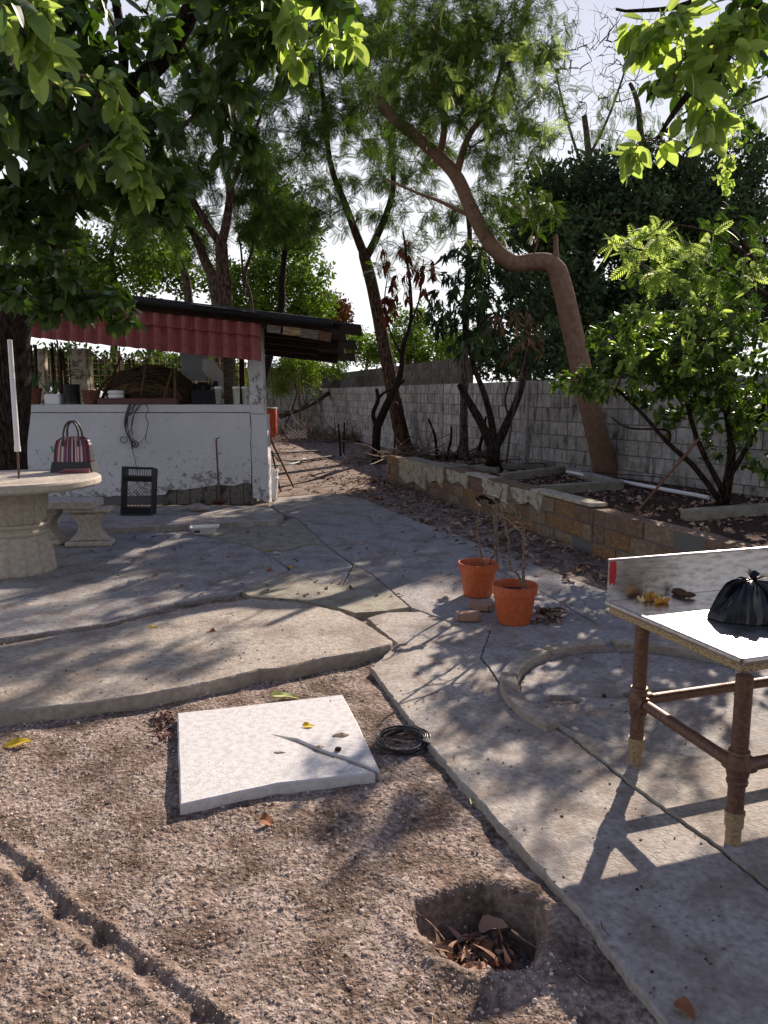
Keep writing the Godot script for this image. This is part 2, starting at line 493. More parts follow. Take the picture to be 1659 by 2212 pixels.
func soil_height(x: float, z: float) -> float:
	var near := smoothstep(-8.5, -5.0, z)
	var h: float = lerp(-0.02, -0.032, near)
	h += nz.get_noise_2d(x * 60.0, z * 60.0) * 0.012
	if z > -6.0 and z < 0.5 and abs(x) < 4.0:
		h += nz.get_noise_2d(x * 300.0 + 900.0, z * 300.0) * 0.009
		h += max(0.0, nz.get_noise_2d(x * 1700.0, z * 1700.0 + 400.0)) * 0.0035
		# the hole with dry leaves in it
		var e := Vector2((x - pit.x) / 0.175, (z - pit.z) / 0.168)
		var d := e.length()
		if d < 2.2:
			var ang := e.angle()
			d *= 1.0 + 0.07 * sin(ang * 3.0 + 1.0) + 0.05 * sin(ang * 5.0) + nz.get_noise_2d(x * 900.0, z * 900.0) * 0.10 + nz.get_noise_2d(x * 2600.0, z * 2600.0) * 0.05
			var wallw: float = lerp(0.20, 0.46, smoothstep(-0.4, 0.8, e.y))   # steep on the far side, worn down on the near side
			h -= 0.145 * (1.0 - smoothstep(1.02 - wallw, 1.02, d))
			h += 0.013 * exp(-pow((d - 1.22) / 0.2, 2.0))
		# a dug line across the corner
		for k in trench.size() - 1:
			var a: Vector2 = trench[k]
			var b: Vector2 = trench[k + 1]
			var t: float = clamp((Vector2(x, z) - a).dot(b - a) / (b - a).length_squared(), 0.0, 1.0)
			var q := a.lerp(b, t)
			var ww: float = q.distance_to(Vector2(x, z)) + nz.get_noise_2d(x * 260.0 + 70.0, z * 260.0) * 0.007
			if ww < 0.11:
				h -= 0.009 * (1.0 - smoothstep(0.018, 0.032, ww))
				h += 0.005 * exp(-pow((ww - 0.045) / 0.014, 2.0))
	return h

func axis(lo: float, hi: float, step: float, far_lo: float, far_hi: float) -> PackedFloat32Array:
	var out := PackedFloat32Array()
	var left := []
	var x := lo
	var s := step
	while x > far_lo:
		s *= 1.16
		x -= s
		left.append(max(x, far_lo))
	left.reverse()
	out.append_array(PackedFloat32Array(left))
	x = lo
	while x < hi:
		out.append(x)
		x += step
	s = step
	while x < far_hi:
		out.append(x)
		s *= 1.16
		x += s
	out.append(far_hi)
	return out

func make_ground() -> void:
	pit = g(1048, 2003, -0.035)
	for q in [[-60, 1800], [60, 1905], [130, 1990], [215, 2045], [300, 2110], [430, 2215], [520, 2300]]:
		var w := g(q[0], q[1], -0.06)
		trench.append(Vector2(w.x, w.z))
	var xs := axis(-2.3, 1.1, 0.0125, -70.0, 70.0)
	var zs := axis(-4.4, -1.25, 0.0125, -120.0, 14.0)
	var s := Shape.new()
	var nx := xs.size()
	var nzn := zs.size()
	var hs := PackedFloat32Array()
	hs.resize(nx * nzn)
	for j in nzn:
		for i in nx:
			hs[j * nx + i] = soil_height(xs[i], zs[j])
	s.p.resize(nx * nzn)
	s.n.resize(nx * nzn)
	s.ix.resize((nx - 1) * (nzn - 1) * 6)
	var w := 0
	for j in nzn:
		var j0: int = max(j - 1, 0)
		var j1: int = min(j + 1, nzn - 1)
		for i in nx:
			var k := j * nx + i
			var i0: int = max(i - 1, 0)
			var i1: int = min(i + 1, nx - 1)
			s.p[k] = Vector3(xs[i], hs[k], zs[j])
			s.n[k] = Vector3(-(hs[j * nx + i1] - hs[j * nx + i0]) / (xs[i1] - xs[i0]), 1.0, -(hs[j1 * nx + i] - hs[j0 * nx + i]) / (zs[j1] - zs[j0])).normalized()
			if i < nx - 1 and j < nzn - 1:
				s.ix[w] = k; s.ix[w + 1] = k + 1; s.ix[w + 2] = k + nx + 1
				s.ix[w + 3] = k; s.ix[w + 4] = k + nx + 1; s.ix[w + 5] = k + nx
				w += 6
	var o := put("ground", s.raw(), M.soil)
	tag(o, "", "", "", "structure")

# ---------------------------------------------------------------- paving: cracked concrete, each slab a piece
func outline(px: Array, h: float, amp := 0.012, step := 0.025) -> PackedVector2Array:
	var w := PackedVector2Array()
	for q in px:
		var v := g(q[0], q[1], h)
		w.append(Vector2(v.x, -v.z))
	return rough(w, amp, step)

func rough(w: PackedVector2Array, amp: float, step: float) -> PackedVector2Array:
	var out := PackedVector2Array()
	for k in w.size():
		var a := w[k]
		var b := w[(k + 1) % w.size()]
		var m := int(clamp(a.distance_to(b) / step, 1, 90))
		for i in m:
			var q := a.lerp(b, float(i) / m)
			var e1 := Vector2(nz.get_noise_2d(q.x * 260, q.y * 260), nz.get_noise_2d(q.x * 260 + 333, q.y * 260)) * amp * .35
			var e2 := Vector2(nz.get_noise_2d(q.x * 2100, q.y * 2100 + 70), nz.get_noise_2d(q.x * 2100 + 99, q.y * 2100)) * amp * .65
			out.append(q + e1 + e2)
	return out

func biggest(list: Array) -> PackedVector2Array:
	var best := PackedVector2Array()
	var ba := 0.0
	for q in list:
		var a := 0.0
		for k in q.size(): a += q[k].cross(q[(k + 1) % q.size()])
		if abs(a) > ba:
			ba = abs(a)
			best = q
	return best

func lay(poly: PackedVector2Array, h: float, thick: float, m: Material, parent: Node, gap := 0.007, ch := 0.006, tilt := Vector2.ZERO) -> MeshInstance3D:
	var q := biggest(Geometry2D.offset_polygon(poly, -gap))
	var s := Shape.new()
	var c := Vector2.ZERO
	for v in q: c += v / q.size()
	s.extrude(q, Transform3D(Basis(Vector3.RIGHT, Vector3.FORWARD, Vector3.UP), Vector3(0, h, 0)), thick, ch, false)
	if tilt != Vector2.ZERO:
		for k in s.p.size(): s.p[k].y += (s.p[k].x - c.x) * tilt.x + (-s.p[k].z - c.y) * tilt.y
	return put("slab", s.mesh(), m, parent)

func make_paving() -> void:
	var yard := Node3D.new()
	yard.name = "paved_yard"
	add_child(yard)
	tag(yard, "", "", "", "structure")
	# the circular cover of the old well
	var wc := g(1420, 1500)
	var wcv := Vector2(wc.x, -wc.z)
	var ring := PackedVector2Array()
	for k in 72: ring.append(wcv + Vector2.from_angle(TAU * k / 72) * 0.645)
	ring = rough(ring, 0.008, 0.06)
	var left_edge := [[800, 1443], [873, 1542], [936, 1620], [993, 1688], [1045, 1741], [1154, 1866], [1222, 1939], [1250, 1966], [1316, 2060], [1380, 2140], [1440, 2212], [1520, 2310]]
	var crack_mid := [[1180, 1560], [1227, 1589], [1310, 1654], [1373, 1705], [1487, 1786], [1555, 1835], [1659, 1919], [1800, 2040], [2300, 2330]]
	var seam := [[640, 1119], [706, 1178], [764, 1219], [803, 1240], [886, 1313], [910, 1321]]
	var low := [[910, 1321], [975, 1345], [1060, 1360], [1150, 1345], [1290, 1347], [1400, 1340], [1530, 1346]]
	# strip down the middle, left of the long crack
	var p1: Array = [[790, 1335], [834, 1322]] + low.slice(0, 3) + [[1040, 1420], [1090, 1490]] + crack_mid + [[1560, 2330]]
	var le := left_edge.duplicate()
	le.reverse()
	p1 += le + [[855, 1390]]
	var pieces := [
		[p1, M.conc],
		[[[1060, 1360], [1150, 1345], [1290, 1347], [1400, 1340], [1530, 1346], [1900, 1440], [2050, 1500], [1420, 1500], [1180, 1560], [1090, 1490], [1040, 1420]], M.conc2],
		[[[1180, 1560], [1420, 1500], [2050, 1500], [2700, 2330], [2300, 2330], [1800, 2040], [1659, 1919], [1555, 1835], [1487, 1786], [1373, 1705], [1310, 1654], [1227, 1589]], M.conc]]
	for k in pieces.size():
		var q := outline(pieces[k][0], 0.0)
		q = biggest(Geometry2D.clip_polygons(q, ring))
		lay(q, 0.0 + 0.004 * k, 0.09, pieces[k][1], yard, 0.0035)
	# upper path and the cracked apron before the kiosk
	var upper := [
		[[[640, 1119], [706, 1115], [774, 1106], [834, 1098], [900, 1124], [1000, 1160], [1100, 1200], [1150, 1217], [1080, 1232], [1183, 1284], [1290, 1347], [1150, 1345], [1060, 1360], [975, 1345], [910, 1321], [886, 1313], [803, 1240], [764, 1219], [706, 1178]], M.conc2, 0.0],
		[[[1150, 1217], [1310, 1275], [1530, 1346], [1400, 1340], [1290, 1347], [1183, 1284], [1080, 1232]], M.conc2, -0.006],
		[[[585, 1092], [600, 1076], [720, 1066], [790, 1080], [834, 1098], [774, 1106], [706, 1115], [640, 1119], [610, 1112]], M.conc2, 0.006],
		[[[240, 1140], [340, 1134], [470, 1131], [602, 1126], [640, 1119], [706, 1178], [686, 1175], [657, 1178], [615, 1190], [563, 1188], [540, 1180], [470, 1164], [380, 1150]], M.conc3, 0.002],
		[[[540, 1180], [563, 1188], [592, 1206], [621, 1225], [626, 1233], [579, 1254], [540, 1269], [520, 1280], [380, 1303], [330, 1320], [230, 1347], [0, 1380], [-400, 1420], [-900, 1240], [-300, 1140], [100, 1140], [240, 1140], [380, 1150], [470, 1164]], M.conc2, 0.0],
		[[[563, 1188], [615, 1190], [657, 1178], [686, 1175], [706, 1178], [764, 1219], [740, 1265], [690, 1262], [626, 1233], [621, 1225], [592, 1206]], M.conc2, -0.004],
		[[[626, 1233], [690, 1262], [740, 1265], [764, 1219], [803, 1240], [886, 1313], [834, 1321], [766, 1326], [738, 1317], [644, 1297], [540, 1290], [520, 1280], [540, 1269], [579, 1254]], M.conc3, 0.005]]
	for k in upper.size():
		lay(outline(upper[k][0], 0.0), upper[k][2], 0.08, upper[k][1], yard, 0.008)
	# the broken thick slab lifted out of the yard, running out of the picture on the left
	var raised := outline([[-420, 1470], [-100, 1412], [120, 1372], [230, 1355], [330, 1332], [385, 1317], [540, 1293], [640, 1300], [735, 1320], [790, 1345], [848, 1384], [846, 1391], [780, 1408], [700, 1421], [600, 1444], [560, 1446], [450, 1473], [330, 1496], [250, 1509], [170, 1521], [80, 1529], [-20, 1540], [-420, 1600]], 0.035, 0.014, 0.035)
	lay(raised, 0.035, 0.088, M.conc_pale, yard, 0.002, 0.007)
	# well: cover with holes and a broken kerb ring
	var cover := Shape.new()
	var nr := 70
	var na := 200
	var hole := [g(1215, 1507), g(1430, 1493)]
	for i in nr + 1:
		for j in na:
			var r := 0.632 * i / nr
			var t := TAU * j / na
			var x := wc.x + cos(t) * r
			var z := wc.z + sin(t) * r
			var y := -0.012 + nz.get_noise_2d(x * 300, z * 300) * 0.004
			for k in 2:
				var e := Vector2((x - hole[k].x) / [0.095, 0.20][k], (z - hole[k].z + (x - hole[k].x) * 0.12 * k) / [0.052, 0.05][k])
				var d := e.length() * (1.0 + nz.get_noise_2d(x * 700, z * 700) * 0.25)
				y -= 0.09 * (1.0 - smoothstep(0.82, 1.02, d))
			var cr: float = abs(z - wc.z + 0.02 + nz.get_noise_2d(x * 200, 5.0) * 0.05 + (x - wc.x) * 0.1)
			if x < wc.x - 0.1: y -= 0.02 * (1.0 - smoothstep(0.004, 0.012, cr))
			cover.p.append(Vector3(x, y, z))
	for i in nr + 1:
		for j in na:
			var a := cover.p[min(i + 1, nr) * na + j] - cover.p[max(i - 1, 0) * na + j]
			var b := cover.p[i * na + (j + 1) % na] - cover.p[i * na + (j + na - 1) % na]
			var nn := b.cross(a).normalized() if i > 0 else Vector3.UP
			cover.n.append(nn if nn.y > 0 else -nn)
			if i < nr:
				var k := i * na + j
				var l := i * na + (j + 1) % na
				cover.ix.append_array([k, l, l + na, k, l + na, k + na])
	var well := Node3D.new()
	well.name = "well_cover"
	add_child(well)
	tag(well, "round cracked concrete well cover with two holes beneath the steel table", "well cover")
	put("cover", cover.mesh(), M.conc2, well)
	for span in [[2.55, 3.36], [3.42, 4.05], [4.12, 4.62], [4.70, 5.6]]:
		var poly := PackedVector2Array()
		var m := 14
		var lowr: float = 0.652
		for k in m + 1: poly.append(wcv + Vector2.from_angle(-lerp(span[0], span[1], float(k) / m)) * lowr)
		for k in m + 1: poly.append(wcv + Vector2.from_angle(-lerp(span[1], span[0], float(k) / m)) * 0.735)
		poly = rough(poly, 0.006, 0.05)
		var s := Shape.new()
		s.extrude(poly, Transform3D(Basis(Vector3.RIGHT, Vector3.FORWARD, Vector3.UP), Vector3(0, 0.036, 0)), 0.06, 0.008, false)
		put("kerb_piece", s.mesh(), M.conc_pale, well)
	# the white slab lying on the soil
	var wp := [[382, 1540], [740, 1500], [772, 1560], [822, 1668], [600, 1692], [388, 1738]]
	var white := rough(PackedVector2Array(wp.map(func(q): var v := g(q[0], q[1], 0.012); return Vector2(v.x, -v.z))), 0.004, 0.06)
	var cut := PackedVector2Array()
	for q in [[585, 1586], [640, 1596], [700, 1622], [760, 1640], [835, 1672], [818, 1672], [750, 1646], [690, 1627], [635, 1601]]:
		var v := g(q[0], q[1], 0.012)
		cut.append(Vector2(v.x, -v.z))
	var o := Node3D.new()
	o.name = "white_slab"
	add_child(o)
	tag(o, "loose white concrete slab with a diagonal crack, lying on the soil", "slab")
	var sh := Shape.new()
	sh.extrude(biggest(Geometry2D.clip_polygons(white, cut)), Transform3D(Basis(Vector3.RIGHT, Vector3.FORWARD, Vector3.UP), Vector3(0, 0.012, 0)), 0.075, 0.006, false)
	put("slab", sh.mesh(), M.white_conc, o)
	var sh2 := Shape.new()
	var inner := biggest(Geometry2D.offset_polygon(white, -0.012))
	sh2.extrude(inner, Transform3D(Basis(Vector3.RIGHT, Vector3.FORWARD, Vector3.UP), Vector3(0, 0.003, 0)), 0.06, 0.003, false)
	put("crack_bed", sh2.mesh(), M.conc, o)
	# dried mud left on it
	for q in [[737, 1588, .034, .012], [690, 1612, .02, .004], [600, 1626, .02, .006]]:
		var c2 := g(q[0], q[1], .0135)
		var pm := PackedVector2Array()
		for k in 14: pm.append(Vector2(c2.x + cos(TAU * k / 14) * q[2], -c2.z + sin(TAU * k / 14) * q[2] * .55))
		var ms := Shape.new()
		ms.extrude(rough(pm, .02, .006), Transform3D(Basis(Vector3.RIGHT, Vector3.FORWARD, Vector3.UP), Vector3(0, .0135, 0)), .0012, .0003, false)
		put("dried_mud", ms.mesh(), M.soil, o)

var unit_block: ArrayMesh

func block_run(parent: Node3D, a: Vector3, b: Vector3, y0: float, courses: int, bl: float, bh: float, th: float, mats: Array, called: String, keep: int, bond := true, skip := {}, uneven := 0.004) -> void:
	# courses of blocks from a to b, each block an own piece; past KEEP the farthest ones are joined into one part
	var d := Vector3(b.x - a.x, 0, b.z - a.z)
	var len := d.length()
	d /= len
	var side := Vector3(-d.z, 0, d.x)
	var all := []
	for r in courses:
		var x := -bl * 0.5 if (r % 2 == 1 and bond) else 0.0
		var col := 0
		while x < len - 0.02:
			var x0: float = max(x, 0.0)
			var x1: float = min(x + bl, len)
			if x1 - x0 > 0.05 and not skip.has(Vector2i(col, r)):
				var sz := Vector3(x1 - x0 - rf(0.008, 0.014), bh - rf(0.008, 0.013), th)
				var c := a + d * ((x0 + x1) * 0.5) + side * rf(-uneven, uneven)
				c.y = y0 + bh * (r + 0.5)
				all.append([c.length(), Transform3D(Basis(d * sz.x, Vector3.UP * sz.y, side * sz.z), c), mats[rng.randi() % mats.size()]])
			x += bl
			col += 1
	all.sort_custom(func(p, q): return p[0] < q[0])
	var rest := Shape.new()
	for k in all.size():
		if k < keep:
			put(called, unit_block, all[k][2], parent, all[k][1])
		else:
			rest.box(all[k][1], Vector3.ONE, 0.03)
	if rest.p.size() > 0:
		var o := put("far_blocks", rest.mesh(), mats[0], parent)
		tag(o, "", "", "", "stuff")
	# the bedding in the joints
	var core := Shape.new()
	core.bar(a + Vector3(0, y0 + courses * bh * 0.5 - 0.006 - a.y, 0), b + Vector3(0, y0 + courses * bh * 0.5 - 0.006 - b.y, 0), th - 0.022, courses * bh - 0.016, 0.001)
	put("mortar", core.mesh(), M.mortar, parent)

func make_walls() -> void:
	var ub := Shape.new()
	ub.box(Transform3D.IDENTITY, Vector3.ONE, 0.03)
	unit_block = ub.mesh()
	var K := Vector3(2.27, 0, -12.1)
	var wash := [M.wash, M.wash, M.wash2, M.wash3]
	var w1 := thing("block_wall", "whitewashed concrete block wall with dark rain streaks behind the leafy bush", "wall")
	block_run(w1, Vector3(6.1, 0, -4.4), K, 0.0, 8, 0.4, 0.2, 0.15, [M.wash3, M.wash2, M.wash3], "block", 230)
	var w2 := thing("block_wall", "long whitewashed block wall running away behind the leaning brown trunk", "wall")
	block_run(w2, K, Vector3(-2.15, 0, -28.4), 0.0, 8, 0.4, 0.2, 0.15, wash, "block", 290)
	for d in [0.0, 3.9, 9.2, 13.0]:
		var dir := (Vector3(-2.15, 0, -28.4) - K).normalized()
		var s := Shape.new()
		var b: Vector3 = K + dir * d
		s.box(Transform3D(Basis(dir, Vector3.UP, Vector3(-dir.z, 0, dir.x)), b + Vector3(0, 0.8, 0)), Vector3(0.2, 1.6, 0.19), 0.006)
		put("pilaster", s.mesh(), M.wash3, w2)
	var w3 := thing("block_wall", "short pale block wall closing the far end behind the brushwood", "wall")
	block_run(w3, Vector3(-2.15, 0, -28.4), Vector3(-7.0, 0, -28.0), 0.0, 8, 0.4, 0.2, 0.15, [M.wash2, M.wash3], "block", 120)
	var w4 := thing("block_wall", "bare grey block wall rising behind the whitewashed wall", "wall")
	block_run(w4, Vector3(1.9, 0, -17.2), Vector3(-1.7, 0, -30.3), 1.2, 5, 0.4, 0.2, 0.15, [M.block, M.block, M.block2], "block", 160)
	block_run(w4, Vector3(-1.7, 0, -30.3), Vector3(-8.0, 0, -29.8), 1.2, 6, 0.4, 0.2, 0.15, [M.block, M.block2], "block", 90)
	var s4 := Shape.new()
	s4.bar(Vector3(1.9, 0.6, -17.2), Vector3(-1.7, 0.6, -30.3), 0.15, 1.196)
	s4.bar(Vector3(-1.7, 0.6, -30.3), Vector3(-8.0, 0.6, -29.8), 0.146, 1.19)
	put("footing", s4.mesh(), M.block, w4)
	make_bed(K)

func make_bed(K: Vector3) -> void:
	var A := Vector3(0.12, 0, -13.0)
	var B := Vector3(1.94, 0, -6.8)
	var C := Vector3(3.05, 0, -3.3)
	var bed := thing("garden_bed", "long raised garden bed of tan blocks with flaking cream plaster along the wall", "garden bed")
	block_run(bed, A, B, -0.06, 3, 0.36, 0.15, 0.16, [M.stone, M.stone2, M.stone3], "block", 100, true, {}, 0.012)
	block_run(bed, B, C, -0.06, 3, 0.36, 0.15, 0.16, [M.stone, M.stone2, M.stone3], "block", 60, true, {}, 0.012)
	# cream plaster left on the upper courses
	var d := (B - A).normalized()
	var out := Vector3(d.z, 0, -d.x)      # towards the yard
	if out.x > 0: out = -out
	var L := A.distance_to(B)
	for q in [[0.75, 2.05, 0.0], [2.0, 2.75, 0.12], [2.85, 3.6, 0.2], [4.05, 4.75, 0.12], [4.82, 5.55, 0.2]]:
		var poly := PackedVector2Array([Vector2(q[0], 0.405), Vector2(q[0] + 0.05, q[2] + 0.1), Vector2(lerp(q[0], q[1], 0.3), q[2] + 0.03), Vector2(lerp(q[0], q[1], 0.6), q[2] + 0.09), Vector2(q[1] - 0.04, q[2] + 0.02), Vector2(q[1], 0.405)])
		poly = rough(poly, 0.02, 0.05)
		var s := Shape.new()
		s.extrude(poly, Transform3D(Basis(d, Vector3.UP, d.cross(Vector3.UP)) if d.cross(Vector3.UP).dot(out) > 0 else Basis(-d, Vector3.UP, out), A + out * 0.106 if d.cross(Vector3.UP).dot(out) > 0 else B + out * 0.106), 0.03, 0.006, false)
		put("plaster", s.mesh(), M.cream, bed)
	# coping laid on top, broken into lengths
	var t := 0.0
	while t < L - 0.2:
		var l := rf(0.5, 1.1)
		var e: float = min(t + l, L)
		if rng.randf() < 0.85:
			var s2 := Shape.new()
			s2.bar(A + d * (t + 0.01) + Vector3(0, 0.413 + rf(-0.003, 0.003), 0), A + d * (e - 0.01) + Vector3(0, 0.413, 0), 0.185, 0.035, 0.008)
			put("coping", s2.mesh(), [M.conc3, M.cream, M.stone2][rng.randi() % 3], bed)
		t = e
	# soil inside
	var soil := Shape.new()
	var wall := [Vector3(5.6, 0, -5.0), K, Vector3(0.95, 0, -16.2)]
	var poly3 := PackedVector2Array()
	for v in [A + Vector3(0.1, 0, 0), B + Vector3(0.1, 0, 0), C + Vector3(0.1, 0, 0), Vector3(6.0, 0, -4.4), K + Vector3(-0.06, 0, 0), Vector3(1.35, 0, -14.6)]: poly3.append(Vector2(v.x, -v.z))
	soil.extrude(poly3, Transform3D(Basis(Vector3.RIGHT, Vector3.FORWARD, Vector3.UP), Vector3(0, 0.3, 0)), 0.3, 0.002, false)
	put("bed_soil", soil.mesh(), M.soil_dark, bed)
	# low kerbs that part the bed into plots
	for q in [[g(1075, 1012, .36), g(880, 995, .36)], [g(935, 1010, .36), g(1215, 1000, .36)], [g(1170, 1052, .38), g(1340, 1042, .38)], [g(1085, 1026, .38), g(1215, 1010, .38)], [g(1478, 1105, .38), g(1760, 1085, .38)], [g(1340, 1042, .38), g(1230, 1012, .38)]]:
		var s3 := Shape.new()
		s3.bar(q[0] - Vector3(0, 0.05, 0), q[1] - Vector3(0, 0.05, 0), 0.1, 0.14, 0.008)
		put("kerb", s3.mesh(), [M.conc3, M.conc2][rng.randi() % 2], bed)

# ---------------------------------------------------------------- kiosk
const KD := 9.7

func kx(x: float) -> float:
	return at(x, 900, KD).x

func ky(y: float, d := KD) -> float:
	return at(829, y, d).y

# painted plaster with the mould and scuffs that the wall shows: blotches low down, worst by the broom, a few specks elsewhere
func stained_plaster(x0: float, x1: float, h: float) -> StandardMaterial3D:
	var w := 1024
	var hh := 512
	var im := Image.create(w, hh, false, Image.FORMAT_RGB8)
	var n := FastNoiseLite.new()
	n.seed = 77
	n.frequency = 1.0
	n.fractal_octaves = 5
	n.fractal_gain = .6
	var base := Color(.53, .53, .53)
	for j in hh:
		var y := h * (1.0 - (j + .5) / hh)
		for i in w:
			var x: float = lerp(x0, x1, (i + .5) / w)
			var c := base * (1.0 + .10 * n.get_noise_2d(x * 1.6, y * 1.6) + .05 * n.get_noise_2d(x * 14.0, y * 14.0 + 9.0))
			# mould: patches with ragged edges, held to where the wall shows them
			var place := n.get_noise_2d(x * 1.3 + 40.0, y * 2.2) * .5
			var reach: float = .62 if x > x1 - 1.35 and x < x1 - .1 else .40
			var here: float = (1.0 if y < reach * (.55 + place) else 0.0) * .30 + (.14 if y < .7 else 0.0)
			var m := n.get_noise_2d(x * 9.0, y * 9.0 + 30.0) + n.get_noise_2d(x * 31.0, y * 31.0) * .6
			var cover: float = smoothstep(.66 - here * 1.3, .86 - here * 1.3, m + .1)
			c = c.lerp(Color(.15, .135, .125), cover * .8)
			var sp := n.get_noise_2d(x * 22.0 + 300.0, y * 22.0)
			if sp > .70: c = c.lerp(Color(.2, .18, .17), .8)
			im.set_pixel(i, j, c.linear_to_srgb())
	var t := ImageTexture.create_from_image(im)
	return mat(Color.WHITE, .8, {"tex": t, "s": Vector3(1.0 / (x1 - x0), 1.0 / h, 1.0 / (x1 - x0)), "off": Vector3(-x0 / (x1 - x0), 0, 0)})

func make_kiosk() -> void:
	var k := thing("kiosk", "white plastered garden kiosk with a red tile-pattern sheet valance", "kiosk", Vector3(kx(320), 0, -KD))
	var xl := kx(-60)
	var xr := kx(541)
	var top := ky(874)
	var xc := kx(577)
	# block core of the low wall, bared at its foot
	var core := Shape.new()
	core.box(Transform3D(Basis.IDENTITY, Vector3((xl + xr) / 2, top / 2 - 0.01, -KD - 0.08)), Vector3(xr - xl, top - 0.02, 0.13), 0.004)
	part("wall_core", core, M.mortar, k)
	# plaster skin, broken off along the bottom, with a band and a jagged crack against the pillar
	M.kiosk_plaster = stained_plaster(xl, xc, top)
	var skin := PackedVector2Array()
	for q in [[xl, 0.1], [kx(230), 0.11], [kx(300), 0.12], [kx(350), 0.13], [kx(358), 0.20], [kx(395), 0.2], [kx(430), 0.23], [kx(470), 0.26], [kx(505), 0.25], [kx(520), 0.28], [xr - 0.012, 0.28], [xr - 0.004, 0.5], [xr - 0.014, 0.75], [xr, 0.95], [xr - 0.01, top - 0.105], [xl, top - 0.105]]: skin.append(Vector2(q[0], q[1]))
	var sk := Shape.new()
	sk.extrude(rough(skin, 0.011, 0.05), Transform3D(Basis.IDENTITY, Vector3(0, 0, -KD)), 0.03, 0.003, false)
	part("plaster", sk, M.kiosk_plaster, k)
	var bare := Shape.new()
	for j in 7:
		bare.box(Transform3D(Basis.IDENTITY, Vector3(kx(360) + 0.17 * j, 0.14, -KD - 0.012)), Vector3(0.16, 0.26, 0.02), 0.004)
	part("bared_blocks", bare, M.block2, k)
	var band := Shape.new()
	band.extrude(rough(PackedVector2Array([Vector2(xl, top - 0.098), Vector2(xr - 0.005, top - 0.095), Vector2(xr - 0.005, top), Vector2(xl, top)]), 0.004, 0.05), Transform3D(Basis.IDENTITY, Vector3(0, 0, -KD + 0.008)), 0.1, 0.006, false)
	part("counter_edge", band, M.kiosk_plaster, k)
	var slab := Shape.new()
	slab.box(Transform3D(Basis.IDENTITY, Vector3((xl + xr) / 2, top - 0.04, -KD - 0.26)), Vector3(xr - xl, 0.07, 0.5), 0.006)
	part("counter", slab, M.conc3, k)
	# corner pillar: lower and upper lengths
	var p1 := Shape.new()
	var lower := PackedVector2Array([Vector2(xr + 0.004, 0.1), Vector2(xc, 0.02), Vector2(xc, top - 0.12), Vector2(xr + 0.002, top - 0.12), Vector2(xr + 0.008, 0.95), Vector2(xr - 0.004, 0.75), Vector2(xr + 0.007, 0.5)])
	p1.extrude(rough(lower, 0.008, 0.05), Transform3D(Basis.IDENTITY, Vector3(0, 0, -KD + 0.012)), 0.24, 0.01, true)
	part("pillar", p1, M.kiosk_plaster, k)
	var p2 := Shape.new()
	p2.extrude(rough(PackedVector2Array([Vector2(xr - 0.01, top - 0.115), Vector2(xc - 0.035, top - 0.115), Vector2(xc - 0.045, 2.25), Vector2(xr - 0.01, 2.25)]), 0.006, 0.05), Transform3D(Basis.IDENTITY, Vector3(0, 0, -KD + 0.002)), 0.2, 0.008, true)
	part("pillar", p2, M.kiosk_plaster, k)
	for q in [[551, 812, 10], [553, 835, -4], [553, 853, 3], [556, 806, 8], [558, 856, 9]]:
		var a := at(q[0], q[1], KD - 0.01)
		var nails := Shape.new()
		nails.rod(a, a + Vector3(0.01 * abs(q[2]) * 0.4, -0.004 * q[2], 0.02), 0.005, 5)
		part("nail", nails, M.rust, k)
	# step along the foot of the wall
	var st := Shape.new()
	var ledge := outline([[130, 1142], [330, 1135], [470, 1128], [600, 1122], [612, 1112], [580, 1092], [200, 1092], [120, 1095]], 0.07, 0.02, 0.06)
	st.extrude(ledge, Transform3D(Basis(Vector3.RIGHT, Vector3.FORWARD, Vector3.UP), Vector3(0, 0.07, 0)), 0.12, 0.012, false)
	part("step", st, M.conc, k)
	# valance: sheet pressed into rows of roof tiles, sloping down to the right with the roof
	var val := Shape.new()
	var vx0 := kx(38)
	var vx1 := kx(577)
	var waves := 19
	var per := (vx1 - vx0) / waves
	var nxv := waves * 10
	var zfront := -KD + 0.34
	var rows := [0.0, 0.006, 0.012, 0.14, 0.2, 0.325, 0.331, 0.337, 0.5, 0.62]
	for r in rows.size():
		for i in nxv + 1:
			var x: float = lerp(vx0, vx1, float(i) / nxv)
			var ph := fposmod((x - vx0) / per, 1.0)
			var wv := pow(sin(PI * ph), 1.5)
			var step := 0.0
			if r >= 6: step = 0.028
			var xx := (x - vx0) / (vx1 - vx0)
			var yb2: float = lerp(ky(722, KD - 0.34), ky(781, KD - 0.34), xx)
			var y: float = yb2 + rows[r] * 0.86 + (0.022 * (0.5 - ph) if r >= 4 and r <= 7 else 0.0) + 0.006 * wv
			if r == 9: y = lerp(ky(640, KD - 0.34), ky(699, KD - 0.34), xx)
			val.p.append(Vector3(x, y, zfront + 0.075 * wv + step - rows[r] * 0.12))
	for r in rows.size():
		for i in nxv + 1:
			var kk := r * (nxv + 1) + i
			var a := val.p[r * (nxv + 1) + min(i + 1, nxv)] - val.p[r * (nxv + 1) + max(i - 1, 0)]
			var b := val.p[min(r + 1, rows.size() - 1) * (nxv + 1) + i] - val.p[max(r - 1, 0) * (nxv + 1) + i]
			val.n.append(a.cross(b).normalized())
			if r < rows.size() - 1 and i < nxv:
				val.ix.append_array([kk, kk + nxv + 1, kk + nxv + 2, kk, kk + nxv + 2, kk + 1])
	var v := part("valance", val, M.sheet, k)
	(v.material_override as StandardMaterial3D).cull_mode = BaseMaterial3D.CULL_DISABLED
	# roof: felted boards that fall to the right and to the back
	var rt := at(780, 704, KD - 0.4)
	var rl := at(60, 622, KD - 0.4)
	var slope := (rt.y - rl.y) / (rt.x - rl.x)
	rl = Vector3(-6.0, rt.y + slope * (-6.0 - rt.x), rl.z)
	var ax := (rt - rl).normalized()
